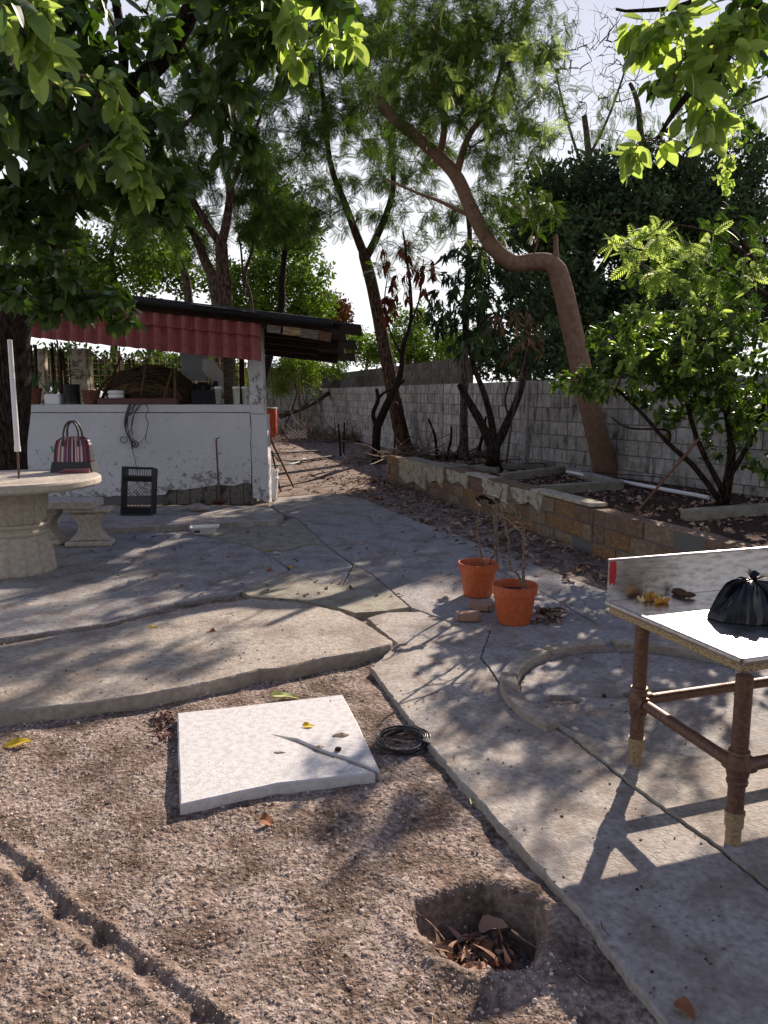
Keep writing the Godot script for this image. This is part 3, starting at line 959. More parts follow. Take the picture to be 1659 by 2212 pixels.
	var back := Vector3(0, -0.30, -2.9)
	var roof := Shape.new()
	for q in [[0.0, 1.0, 0.0], [0.0, 1.0, 1.0]]:
		pass
	var up := ax.cross(back.normalized())
	if up.y < 0: up = -up
	var len := rl.distance_to(rt)
	for j in 5:
		var s3 := Shape.new()
		var mid: Vector3 = rl + ax * (len * 0.5 - [0.0, 0.22, 0.10, 0.3, 0.16][j] * 0.5) + back * (0.1 + 0.2 * j)
		s3.box(Transform3D(Basis(ax, up, back.normalized() * -1), mid + up * 0.005 * (j % 2)), Vector3(len - [0.0, 0.22, 0.10, 0.3, 0.16][j], 0.03, back.length() * 0.206), 0.004)
		part("roof_board", s3, M.tar, k)
	var felt := Shape.new()
	felt.tube(PackedVector3Array([rl + Vector3(0, -0.01, 0.02), (rl + rt) * 0.5 + Vector3(0, 0.0, 0.02), rt + ax * -0.34 + Vector3(0, -0.01, 0.02)]), PackedFloat32Array([0.055, 0.055, 0.05]), 8)
	part("roof_edge", felt, M.tar, k)
	var strip := Shape.new()
	strip.bar(at(420, 668, KD - 0.36) + Vector3(0, .03, 0), at(560, 686, KD - 0.36) + Vector3(0, .03, 0), 0.3, 0.012, 0.002, up)
	part("roof_sheet", strip, M.roof_metal, k)
	for j in 5:
		var s5 := Shape.new()
		var e: float = [0.26, 0.5, 0.34, 0.66, 0.42][j]
		var off := back * (0.05 + 0.2 * j) - up * 0.075
		s5.bar(rl + off, rt - ax * e + off, 0.06, 0.11, 0.004, up)
		part("rafter", s5, M.wood_dark, k)
	# odd boards nailed along the front of the eaves
	for q in [[577, 612, M.wood_grey, 712], [606, 650, M.wood_pale, 716], [650, 690, M.wood_grey, 722], [688, 715, M.wood_brown, 727]]:
		var a2 := at(q[0], q[3] - 3, KD - 0.33)
		var b2 := at(q[1], q[3] + 2, KD - 0.33)
		var s6 := Shape.new()
		s6.bar(a2, b2, 0.03, rf(0.085, 0.115), 0.003)
		part("eaves_board", s6, q[2], k)
	# posts that carry the roof at the back, and the rear wall of the kiosk
	for q in [[84, 104, 11.6, M.cream], [163, 197, 11.6, M.cream], [486, 508, 10.4, M.wood_grey], [519, 529, 11.0, M.wood_dark], [60, 66, 10.6, M.wood_dark], [46, 52, 10.6, M.wood_dark], [118, 122, 10.5, M.wood_dark]]:
		var a3 := at(q[0], 860, q[2])
		var b3 := at(q[1], 860, q[2])
		var s7 := Shape.new()
		s7.box(Transform3D(Basis.IDENTITY, Vector3((a3.x + b3.x) / 2, 1.03, -q[2])), Vector3(b3.x - a3.x, 2.06, b3.x - a3.x), 0.006)
		part("post", s7, q[3], k)
	var rw := Shape.new()
	rw.box(Transform3D(Basis.IDENTITY, Vector3(-4.2, 0.66, -12.5)), Vector3(4.6, 1.32, 0.14), 0.008)
	part("rear_wall", rw, M.cream, k)

# ---------------------------------------------------------------- leaves
# a blade along +y from the origin, its face to +z; fold bends it along the midrib, curl along its length
func blade(length: float, width: float, fold := 0.25, curl := 0.2, k := 4, tipw := 0.55, wave := 0.0) -> Shape:
	var s := Shape.new()
	var rows := []
	for i in k + 1:
		var t := float(i) / k
		var w := width * 0.5 * pow(sin(PI * pow(t, tipw)), 0.68) if i > 0 and i < k else 0.0
		var y := length * t
		var z := -curl * length * t * t
		rows.append([Vector3(-w, y, z + fold * w + wave * sin(t * 9.0) * w), Vector3(0, y, z), Vector3(w, y, z + fold * w - wave * sin(t * 7.0) * w)])
	for side in [0, 1]:
		var base := s.p.size()
		for i in k + 1:
			var d: Vector3 = rows[min(i + 1, k)][1] - rows[max(i - 1, 0)][1]
			var across: Vector3 = (rows[max(1, min(i, k - 1))][side + 1] - rows[max(1, min(i, k - 1))][side])
			var nn := across.cross(d).normalized()
			for e in [0, 1]:
				s.p.append(rows[i][side + e])
				s.n.append(nn)
		for i in k:
			var a := base + i * 2
			s.ix.append_array([a, a + 2, a + 3, a, a + 3, a + 1])
	return s

func leaf_at(pos: Vector3, dir: Vector3, face: Vector3) -> Transform3D:
	var y := dir.normalized()
	var z := (face - y * face.dot(y))
	z = z.normalized() if z.length() > 1e-3 else y.cross(Vector3.RIGHT).normalized()
	return Transform3D(Basis(y.cross(z), y, z), pos)

func fallen(called: String, label: String, px: float, py: float, h: float, length: float, width: float, turn: float, m: Material, curl := 0.25, lift := 0.12) -> void:
	var s := blade(length, width, 0.35, curl, 6, 0.7, 0.25)
	var v := g(px, py, h)
	if h < -.01 and h > -.06: v = g(px, py, soil_height(v.x, v.z) + .012)
	var d := Vector3(cos(turn), lift, sin(turn))
	var o := put(called, s.mesh(), m, self, leaf_at(v + Vector3(0, 0.008, 0) - d * length * 0.5 * Vector3(1, 0, 1).length() * 0.7, d, Vector3(0, 1, 0.2)))
	tag(o, label, "leaf", "fallen leaves on the yard")

# ---------------------------------------------------------------- furniture and yard things
func make_steel_table() -> void:
	var FL := g(1312, 1299, 0.6)
	var NL := g(1603, 1424, 0.6)
	var e := (NL - FL).normalized()
	var r := Vector3(-e.z, 0, e.x)
	if r.x < 0: r = -r
	var W := FL.distance_to(NL)
	var len := 1.55
	var t := thing("steel_table", "low stainless steel work table with a splashback and rusty pipe legs", "table", FL * Vector3(1, 0, 1))
	var face := Basis(r, Vector3.UP, e)
	var c := FL + e * W * 0.5 + r * len * 0.5
	var s := Shape.new()
	s.box(Transform3D(face, c - Vector3(0, 0.006, 0)), Vector3(len, 0.012, W), 0.004)
	part("table_top", s, M.steel, t)
	s = Shape.new()   # rolled front and side rims
	s.tube(PackedVector3Array([FL - Vector3(0, 0.007, 0), NL - Vector3(0, 0.007, 0)]), PackedFloat32Array([0.0115, 0.0115]), 10)
	part("rim", s, M.steel_edge, t)
	s = Shape.new()
	s.tube(PackedVector3Array([NL - Vector3(0, 0.0075, 0), NL + r * len - Vector3(0, 0.0075, 0)]), PackedFloat32Array([0.012, 0.012]), 10)
	part("rim", s, M.steel_edge, t)
	s = Shape.new()
	s.box(Transform3D(face, c - Vector3(0, 0.031, 0)), Vector3(len - 0.008, 0.032, W - 0.008), 0.004)
	part("core_board", s, M.edge_wood, t)
	s = Shape.new()
	s.box(Transform3D(face, FL + r * len * 0.5 + Vector3(0, 0.078, 0) - e * 0.004), Vector3(len, 0.165, 0.006), 0.002)
	part("splashback", s, M.steel, t)
	s = Shape.new()
	s.bar(FL + Vector3(0, 0.163, -0.0) - e * 0.006, FL + r * len + Vector3(0, 0.163, 0) - e * 0.006, 0.016, 0.008, 0.003)
	part("splashback_lip", s, M.steel, t)
	# red paint left on the end of the splashback
	var pa := PackedVector2Array([Vector2(0.004, 0.158), Vector2(0.033, 0.156), Vector2(0.037, 0.12), Vector2(0.034, 0.07), Vector2(0.026, 0.058), Vector2(0.02, 0.075), Vector2(0.008, 0.06), Vector2(0.004, 0.1)])
	s = Shape.new()
	s.extrude(rough(pa, 0.006, 0.008), Transform3D(face, FL), 0.001, 0.0002, false)
	part("paint_patch", s, M.red_paint, t)
	# pipe frame
	var b1 := g(1372, 1655)
	var b2 := g(1582, 1825)
	var far := r * 1.28
	var js := []
	for k in 4:
		var b: Vector3 = [b1, b2, b1 + far, b2 + far][k]
		b = Vector3(b.x, 0, b.z)
		var leg := Shape.new()
		leg.rod(b + Vector3(0, 0.0, 0), b + Vector3(0, 0.10, 0), 0.0215, 14)
		leg.rod(b + Vector3(0, 0.10, 0), b + Vector3(0, 0.556, 0), 0.0255, 16)
		var lg := part("leg", leg, M.rust, t)
		var col := Shape.new()
		col.lathe([Vector2(0.0, 0.062), Vector2(0.024, 0.062), Vector2(0.0285, 0.066), Vector2(0.0285, 0.104), Vector2(0.031, 0.107), Vector2(0.031, 0.117), Vector2(0.0, 0.119)], 18, Transform3D(Basis.IDENTITY, b))
		col.lathe([Vector2(0.0, 0.0), Vector2(0.0235, 0.0), Vector2(0.0235, 0.062), Vector2(0.0, 0.0625)], 18, Transform3D(Basis.IDENTITY, b))
		part("coupling", col, M.rust_pale, lg)
		var fit := Shape.new()
		var j := b + Vector3(0, 0.262, 0)
		js.append(j)
		fit.lathe([Vector2(0, -0.055), Vector2(0.031, -0.055), Vector2(0.033, -0.045), Vector2(0.029, -0.04), Vector2(0.034, -0.02), Vector2(0.0365, 0.0), Vector2(0.034, 0.02), Vector2(0.029, 0.04), Vector2(0.033, 0.045), Vector2(0.031, 0.055), Vector2(0, 0.055)], 18, Transform3D(Basis.IDENTITY, j))
		part("pipe_joint", fit, M.rust, lg)
	for q in [[0, 1], [0, 2], [1, 3], [2, 3]]:
		var a: Vector3 = js[q[0]]
		var b3: Vector3 = js[q[1]]
		var d := (b3 - a).normalized()
		var rung := Shape.new()
		rung.rod(a + d * 0.02, b3 - d * 0.02, 0.0205, 14)
		var rg := part("rung", rung, M.rust, t)
		for en in [a + d * 0.03, b3 - d * 0.03]:
			var cf := Shape.new()
			cf.rod(en - d * 0.016, en + d * 0.022, 0.0275, 14)
			part("collar", cf, M.rust, rg)
	# things on the table
	var p0 := g(1405, 1300, 0.6)
	var peel := thing("orange_peel", "torn pieces of orange peel on the steel table", "fruit peel", p0)
	for k in 5:
		var a4 := TAU * k / 5.0 + 0.4
		var cup := Shape.new()
		var inn := Shape.new()
		var R := 0.026
		var off: Vector3 = [Vector3(-0.035, 0, 0.0), Vector3(0.0, 0, -0.008), Vector3(0.026, 0, -0.012), Vector3(0.045, 0, 0.01), Vector3(0.012, 0, 0.024)][k]
		var tilt := Basis(rdir(), rf(0.3, 1.0)) * Basis(Vector3.UP, a4)
		for i in 5:
			for j in 9:
				var th := 0.25 + 0.42 * i * (1.0 + 0.18 * sin(j * 2.1 + k))
				var ph := -1.5 + 3.0 * j / 8.0
				var v := Vector3(sin(th) * cos(ph), -cos(th), sin(th) * sin(ph))
				cup.p.append(tilt * (v * R) + off + Vector3(0, R * 0.8, 0))
				cup.n.append(tilt * v)
				inn.p.append(tilt * (v * (R - 0.004)) + off + Vector3(0, R * 0.8, 0))
				inn.n.append(tilt * -v)
		for i in 4:
			for j in 8:
				var a5 := i * 9 + j
				for sh in [cup, inn]: sh.ix.append_array([a5, a5 + 1, a5 + 10, a5, a5 + 10, a5 + 9])
		var pc := put("peel", cup.mesh(), M.peel, peel)
		put("pith", inn.mesh(), M.pith, pc)
	# dark pods behind the peel
	for k in 5:
		var q2: Vector3 = g([1392, 1432, 1462, 1482, 1478][k], [1281, 1279, 1284, 1291, 1278][k], 0.6)
		var pod := Shape.new()
		var ang := rf(-0.5, 0.5)
		var dd := Vector3(cos(ang), 0, sin(ang))
		var pts := smooth([q2 - dd * 0.035 + Vector3(0, 0.012, 0), q2 + Vector3(0, 0.014, 0.004), q2 + dd * 0.035 + Vector3(0, 0.012, 0)], 4)
		var rr := PackedFloat32Array()
		for i in pts.size(): rr.append(0.004 + 0.009 * sin(PI * i / (pts.size() - 1.0)) * (1.0 + 0.15 * sin(i * 2.6)))
		pod.tube(pts, rr, 9)
		var o := put("seed_pod", pod.mesh(), M.wood_brown)
		tag(o, ["leftmost dry seed pod behind the orange peel", "second dry seed pod from the left behind the orange peel", "middle dry seed pod behind the orange peel", "rightmost dry seed pod, nearest the black bag", "rear dry seed pod against the splashback"][k], "seed pod", "seed pods on the steel table")
	# black rubbish bag
	var bc := g(1652, 1332, 0.6)
	var bo := thing("plastic_bag", "crumpled glossy black plastic bag lying on the steel table", "bag", bc)
	var bag := Shape.new()
	var na := 110
	var nt := 26
	var knot := Vector3(-.05, .135, -.01)
	for i in nt + 1:
		for j in na:
			var tt := float(i) / nt
			var a := TAU * j / na
			var ev := Vector2(cos(a), sin(a))
			var R := 1.0 + .22 * nz.get_noise_2d(ev.x * 60 + 500, ev.y * 60) + .06 * nz.get_noise_2d(ev.x * 300, ev.y * 300)
			var rim := Vector3(ev.x * .205 * R, 0, ev.y * .115 * R)
			var fold: float = .5 - abs(nz.get_noise_2d(ev.x * 110 + tt * 14.0, ev.y * 110 + 40.0)) * 2.2
			var fold2: float = .5 - abs(nz.get_noise_2d(ev.x * 330 + tt * 30.0, ev.y * 330 + 10.0)) * 2.0
			var q := Vector3(knot.x, 0, knot.z).lerp(rim, pow(tt, .8))
			var up: float = pow(max(0.0, 1.0 - tt), .62) * (1.0 - .12 * tt)
			q.y = knot.y * up + sin(PI * tt) * (.020 + .030 * fold + .011 * fold2) - (.02 * sin(PI * tt) * max(0.0, ev.x))
			q += Vector3(ev.x, 0, ev.y) * sin(PI * tt) * (.012 * fold + .006 * fold2)
			q.y += .006 * nz.get_noise_3dv(q * 900.0)
			q.y = max(q.y, .002)
			bag.p.append(bc + q)
			bag.n.append(Vector3.ZERO)
	for i in nt:
		for j in na:
			var a6 := i * na + j
			var b6 := i * na + (j + 1) % na
			for tr in [[a6, b6, b6 + na], [a6, b6 + na, a6 + na]]:
				var nn := (bag.p[tr[0]] - bag.p[tr[2]]).cross(bag.p[tr[0]] - bag.p[tr[1]])
				if nn.dot(bag.p[tr[0]] - bc + Vector3(0, .08, 0)) < 0: nn = -nn
				for q in tr: bag.n[q] += nn
				bag.ix.append_array(tr)
	for i in bag.n.size(): bag.n[i] = bag.n[i].normalized() if bag.n[i].length() > 0 else Vector3.UP
	part("bag_body", bag, M.bag, bo)
	var ear := Shape.new()
	for k in 6:
		var a9 := k * 1.1
		var u := bc + knot + Vector3(0, -.006, 0)
		var d9 := Vector3(cos(a9) * .6 + .5, .5 + .2 * sin(k * 2.0), sin(a9) * .5).normalized()
		var w9 := d9.cross(Vector3.UP).normalized() * .022
		ear.quad(u, u + d9 * .035 + w9, u + d9 * .06 + Vector3(0, -.012, 0), u + d9 * .035 - w9)
	part("gathered_end", ear, M.bag, bo)

func make_pots() -> void:
	for k in 2:
		var base: Vector3 = [g(1032, 1285, 0.004), g(1110, 1343, 0.004)][k]
		var wpx: float = [43.0, 50.0][k]
		var R := wpx / F * (-base.z) * 1.012
		var hh := R * 1.72
		var o := thing("flower_pot", ["round orange plastic pot with a tied bare plant and a stake, standing behind", "round orange plastic pot with a bare twiggy plant, standing in front beside dry leaves"][k], "flower pot", base, 0.0, "orange pots on the path")
		var s := Shape.new()
		s.lathe([Vector2(0, 0), Vector2(R * .70, 0), Vector2(R * .72, .004), Vector2(R * .915, hh * .74), Vector2(R * .92, hh * .745), Vector2(R * .975, hh * .75), Vector2(R * .98, hh * .76), Vector2(R, hh * .985), Vector2(R * 1.02, hh * .99), Vector2(R * 1.02, hh), Vector2(R * .97, hh), Vector2(R * .95, hh * .985), Vector2(R * .84, hh * .5)], 40)
		put("pot", s.mesh(), M.terra, o)
		var so := Shape.new()
		var ring := 10
		so.p.append(Vector3(0, hh * .80, 0)); so.n.append(Vector3.UP)
		for i in range(1, 6):
			for j in 20:
				var t := TAU * j / 20
				so.p.append(Vector3(cos(t) * R * .92 * i / 5, hh * .78 + 0.006 * sin(j * 3.1 + i * 2.0), sin(t) * R * .92 * i / 5))
				so.n.append(Vector3(0.2 * sin(j * 2.0), 1, 0.2 * cos(j * 3.0 + i)).normalized())
		for i in range(0, 5):
			for j in 20:
				var a := 1 + (i - 1) * 20 + j
				var b := 1 + (i - 1) * 20 + (j + 1) % 20
				if i == 0: so.ix.append_array([0, 1 + j, 1 + (j + 1) % 20])
				else: so.ix.append_array([a, b, b + 20, a, b + 20, a + 20])
		put("soil", so.mesh(), M.soil_pot, o)
		var d := -base.z
		var P := func(x, y): return at(x, y, d) - base
		var plants := []
		if k == 0:
			plants = [[[[1043, 1228], [1040, 1205], [1031, 1160], [1033, 1120], [1035, 1095]], .007], [[[1056, 1228], [1062, 1205], [1068, 1190], [1066, 1120], [1062, 1080]], .007],
				[[[1035, 1095], [1030, 1088], [1033, 1075], [1045, 1068], [1060, 1072], [1072, 1076], [1073, 1085]], .011], [[[1040, 1072], [1043, 1055], [1037, 1045]], .005], [[[1048, 1072], [1050, 1058]], .005], [[[1028, 1118], [1045, 1122], [1060, 1112], [1072, 1108]], .003]]
			var st := Shape.new()
			st.rod(P.call(1075, 1232), P.call(1071, 1080), 0.009, 8)
			put("stake", st.mesh(), M.wood_grey, o)
			var tie := Shape.new()
			for q in 9:
				var a2: Vector3 = P.call(1032 + q * 5, 1078 - 5 * sin(q * 0.7))
				tie.tube(PackedVector3Array([a2 + Vector3(-.012, .012, 0), a2 + Vector3(rf(-.02, .02), rf(-.02, .01), .012), a2 + Vector3(.014, -.016, 0)]), PackedFloat32Array([.006, .01, .005]), 5)
			put("bark_clump", tie.mesh(), M.bark_black, o)
			var gl := blade(0.04, 0.03, .2, .3)
			for q in 3: put("leaf", gl.mesh(), M.lime_leaf, o, leaf_at(P.call(1074 + q * 4, 1226 + q), Vector3(cos(q * 2.0), .4, sin(q * 2.0)), Vector3.UP))
		else:
			plants = [[[[1129, 1290], [1128, 1265], [1117, 1240], [1102, 1228], [1099, 1200], [1098, 1170], [1093, 1140], [1085, 1110], [1079, 1090], [1081, 1068], [1086, 1052]], .007], [[[1131, 1290], [1130, 1230], [1130, 1185], [1131, 1140], [1136, 1132]], .009],
				[[[1136, 1132], [1147, 1123], [1155, 1116], [1162, 1111]], .006], [[[1136, 1132], [1150, 1135], [1164, 1139]], .004], [[[1131, 1140], [1120, 1125], [1112, 1108], [1098, 1092], [1079, 1081]], .006], [[[1110, 1104], [1111, 1085], [1116, 1078]], .004], [[[1114, 1096], [1122, 1084]], .003],
				[[[1130, 1150], [1115, 1142], [1100, 1128], [1085, 1118], [1076, 1110]], .0035], [[[1098, 1150], [1110, 1142], [1128, 1140]], .003], [[[1093, 1135], [1080, 1120], [1068, 1108]], .003], [[[1125, 1132], [1110, 1130], [1090, 1142]], .003], [[[1120, 1125], [1123, 1112], [1119, 1104]], .003], [[[1155, 1116], [1158, 1108]], .004]]
		for q in plants:
			var pts := []
			for v in q[0]: pts.append(P.call(v[0], v[1]) + Vector3(0, 0, rf(-.02, .02)))
			var sh := Shape.new()
			var run := smooth(pts, 4, 0.004)
			sh.tube(run, taper(run.size(), q[1] * 1.3, q[1] * .8), 6)
			put("stem", sh.mesh(), M.dead, o)
	# brick pieces at their foot
	for q in [[1012, 1327, 0.04, "worn tan brick lying in front of the pots"], [1042, 1308, 0.03, "half-hidden brick piece under the rear pot"]]:
		var v := g(q[0], q[1], q[2])
		var s := Shape.new()
		s.box(Transform3D(Basis.IDENTITY, Vector3.ZERO), Vector3(.155, .05, .075), .006)
		s.box(Transform3D(Basis.IDENTITY, Vector3(0, -.004, .036)), Vector3(.115, .042, .03), .006)
		var b := put("brick", s.mesh(), M.brick, self, Transform3D(Basis(Vector3.UP, [0.08, -0.5][int(q[0] > 1030)]), Vector3(v.x, 0.03, v.z)))
		tag(b, q[3], "brick")

func make_stone_table() -> void:
	var c := g(26, 1031, 0.75)
	c.y = 0.0
	var t := thing("stone_table", "round cast stone garden table with a fluted pedestal", "table", c)
	var R := 0.66
	var s := Shape.new()
	s.lathe([Vector2(0, .672), Vector2(R - .06, .672), Vector2(R - .012, .684), Vector2(R, .70), Vector2(R, .735), Vector2(R - .012, .75), Vector2(0, .752)], 96)
	for k in s.p.size():
		var q := s.p[k]
		if q.y < .74 and Vector2(q.x, q.z).length() > R - .05: s.p[k] = q * Vector3(1, 1, 1) + Vector3(q.x, 0, q.z).normalized() * nz.get_noise_3dv(q * 300) * .012
	put("table_top", s.mesh(), M.cast, t)
	s = Shape.new()
	s.lathe([Vector2(0, 0), Vector2(.285, 0), Vector2(.288, .02), Vector2(.27, .16), Vector2(.238, .29), Vector2(.235, .30)], 280, Transform3D.IDENTITY, .05, 14)
	put("pedestal_base", s.mesh(), M.cast, t)
	s = Shape.new()
	s.lathe([Vector2(.2, .295), Vector2(.232, .295), Vector2(.242, .305), Vector2(.246, .32), Vector2(.24, .337), Vector2(.226, .342), Vector2(.224, .352), Vector2(.228, .358), Vector2(.236, .366), Vector2(.238, .378), Vector2(.232, .39), Vector2(.2, .394)], 64)
	put("pedestal_ring", s.mesh(), M.cast, t)
	s = Shape.new()
	s.lathe([Vector2(.21, .392), Vector2(.215, .40), Vector2(.236, .47), Vector2(.255, .58), Vector2(.262, .672), Vector2(.2, .6725)], 280, Transform3D.IDENTITY, .05, 14)
	put("pedestal_capital", s.mesh(), M.cast, t)
	# bench behind it
	var b0 := g(196, 1178)
	var o := thing("stone_bench", "cast stone bench with hourglass legs behind the round table", "bench", Vector3(b0.x, 0, b0.z))
	for k in 2:
		var lc := Vector3([0.0, -0.46][k], 0, [0.0, -0.10][k])
		var prof := func(w0: float, wm: float, h0: float, h1: float) -> PackedVector2Array:
			var q := PackedVector2Array()
			for i in 13:
				var u := i / 12.0
				q.append(Vector2(wm + (w0 - wm) * pow(abs(u * 2 - 1), 1.7), lerp(h0, h1, u)))
			for i in 13:
				var u := 1.0 - i / 12.0
				q.append(Vector2(-(wm + (w0 - wm) * pow(abs(u * 2 - 1), 1.7)), lerp(h0, h1, u)))
			return q
		var rot := Basis(Vector3.UP, [0.12, -0.2][k])
		s = Shape.new()
		s.extrude(prof.call(.19, .085, .05, .315), Transform3D(rot, lc + rot * Vector3(0, 0, .06)), .12, .012)
		s.extrude(prof.call(.15, .05, .055, .31), Transform3D(rot, lc + rot * Vector3(0, 0, .068)), .02, .008)
		s.extrude(prof.call(.115, .022, .06, .305), Transform3D(rot, lc + rot * Vector3(0, 0, .076)), .02, .008)
		s.box(Transform3D(rot, lc + Vector3(0, .026, 0)), Vector3(.42, .052, .19), .015)
		var bl := put("leg", s.mesh(), M.cast, o)
		s = Shape.new()
		s.box(Transform3D(rot, lc + Vector3(0, .338, 0)), Vector3(.41, .044, .2), .016)
		put("leg_cap", s.mesh(), M.cast, bl)
	s = Shape.new()
	var top := PackedVector2Array()
	for i in 17: top.append(Vector2(lerp(.07, -.95, i / 16.0), -.13 + .1 * pow(i / 16.0, 2.0)))
	for i in 17: top.append(Vector2(lerp(-.95, .07, i / 16.0), .20 + .1 * pow(1.0 - i / 16.0, 2.0)))
	s.extrude(top, Transform3D(Basis(Vector3.RIGHT, Vector3.FORWARD, Vector3.UP), Vector3(0, .432, 0)), .07, .014)
	put("seat", s.mesh(), M.cast, o)
	# parasol pole without its parasol
	var pb := at(40, 1022, 5.95)
	pb.y = 0.752
	var u := thing("parasol_pole", "white metal parasol pole on a rusty rod standing in the stone table", "pole", pb)
	s = Shape.new()
	s.rod(Vector3(0, -.02, 0), at(38, 970, 5.95) - pb, .0085, 8)
	put("rod", s.mesh(), M.rust, u)
	s = Shape.new()
	var pa := at(38, 974, 5.95) - pb
	var pt := at(21, 734, 5.95) - pb
	s.rod(pa, pt, .0205, 14, .017)
	put("tube", s.mesh(), M.white_paint, u)
	s = Shape.new()
	s.rod(pa - Vector3(0, .004, 0), pa + (pt - pa) * .045, .0235, 14)
	put("collar", s.mesh(), M.white_paint, u)
	# striped handbag
	var hb := g(162, 1018, 0.752)
	var h := thing("handbag", "striped woven handbag with black base and handles on the stone table", "handbag", hb, 0.08)
	var cols := [lin(.10, .03, .045), lin(.22, .05, .07), lin(.45, .40, .40), lin(.05, .05, .11), lin(.30, .12, .14), lin(.16, .04, .06), lin(.5, .42, .38), lin(.07, .02, .04), lin(.28, .2, .26)]
	var W2 := .158
	var H0 := .085
	var H1 := .292
	var edge := func(y: float) -> float:      # half width of the bag at a height
		if y < H1 - .07: return lerp(W2, W2 * .86, y / H1)
		var q := (y - (H1 - .07)) / .07
		return lerp(W2 * .86, W2 * .5, 1.0 - sqrt(max(0.0, 1.0 - q * q)))
	var nst := 30
	for side in [1.0, -1.0]:
		for k in nst:
			var st := Shape.new()
			for i in 8:
				for e in 2:
					var y: float = lerp(H0, H1, i / 7.0)
					var x: float = lerp(-1.0, 1.0, (k + e) / float(nst)) * edge.call(y)
					var z: float = lerp(.085, .03, pow(y / H1, 1.5)) * (1.0 - .25 * pow(abs(x) / W2, 3.0))
					st.p.append(Vector3(x, y, z * side))
					st.n.append(Vector3(x * 1.5, .25, side).normalized())
			for i in 7: st.ix.append_array([i * 2, i * 2 + 1, i * 2 + 3, i * 2, i * 2 + 3, i * 2 + 2])
			var m := "stripe%d" % (int(k * 7 + k / 3) % cols.size())
			if not M.has(m): M[m] = mat(cols[int(k * 7 + k / 3) % cols.size()], .85)
			put("stripe", st.mesh(), M[m], h)
	s = Shape.new()   # gusset between the two faces
	var prev := []
	for i in 25:
		var a := PI * i / 24.0
		var y2: float = H0 + (H1 - H0) * pow(sin(a), .45)
		var x2: float = -cos(a) * 1.0
		var xx: float = sign(x2) * edge.call(y2) if i < 7 or i > 17 else lerp(-edge.call(H1), edge.call(H1), (i - 7) / 10.0)
		var zz: float = lerp(.085, .03, pow(y2 / H1, 1.5)) * .8
		var now := [Vector3(xx, y2 + .004, zz), Vector3(xx, y2 + .004, -zz)]
		if prev.size() > 0: s.quad(prev[0], now[0], now[1], prev[1])
		prev = now
	put("gusset", s.mesh(), M.black, h)
	s = Shape.new()
	var bp := []
	for i in 5:
		var y3 := H0 * i / 4.0
		bp.append([W2 * lerp(1.08, 1.0, i / 4.0), y3, lerp(.10, .088, i / 4.0)])
	for i in 4:
		var a7 = bp[i]
		var b7 = bp[i + 1]
		var ring := func(q): return [Vector3(-q[0], q[1], q[2]), Vector3(q[0], q[1], q[2]), Vector3(q[0], q[1], -q[2]), Vector3(-q[0], q[1], -q[2])]
		var ra: Array = ring.call(a7)
		var rb: Array = ring.call(b7)
		for j in 4: s.quad(rb[j], rb[(j + 1) % 4], ra[(j + 1) % 4], ra[j])
	put("leather_base", s.mesh(), M.black, h)
	for z2 in [.062, -.062]:
		s = Shape.new()
		var pts := []
		for i in 15:
			var a8 := PI * i / 14.0
			pts.append(Vector3(-cos(a8) * .062 * (1.0 + .12 * sin(a8)), .235 + .185 * pow(sin(a8), .75), z2 * lerp(.95, .5, sin(a8)) + (.0 if i > 0 else 0.0)))
		wire(s, pts, .0085, 3, 8)
		var hn := put("handle", s.mesh(), M.black, h)
		for x3 in [-.062, .062]:
			s = Shape.new()
			s.bar(Vector3(x3, .262, z2 * 1.02), Vector3(x3, .215, z2 * 1.13), .022, .008, .002, Vector3(0, 0, 1))
			put("handle_tab", s.mesh(), M.black, hn)
	s = Shape.new()
	for i in 4: s.box(Transform3D(Basis(Vector3.UP, .1 * i), Vector3(.03 + .01 * i, .006 + .008 * i, .125 + .005 * i)), Vector3(.26 - .02 * i, .0075, .05), .003)
	put("side_flap", s.mesh(), M.stripe4, h)
	s = Shape.new()
	s.box(Transform3D(Basis(Vector3.BACK, .3), Vector3(-.16, .19, .04)), Vector3(.018, .05, .006), .002)
	put("zip_pull", s.mesh(), mat(lin(.02, .25, .08), .5), h)

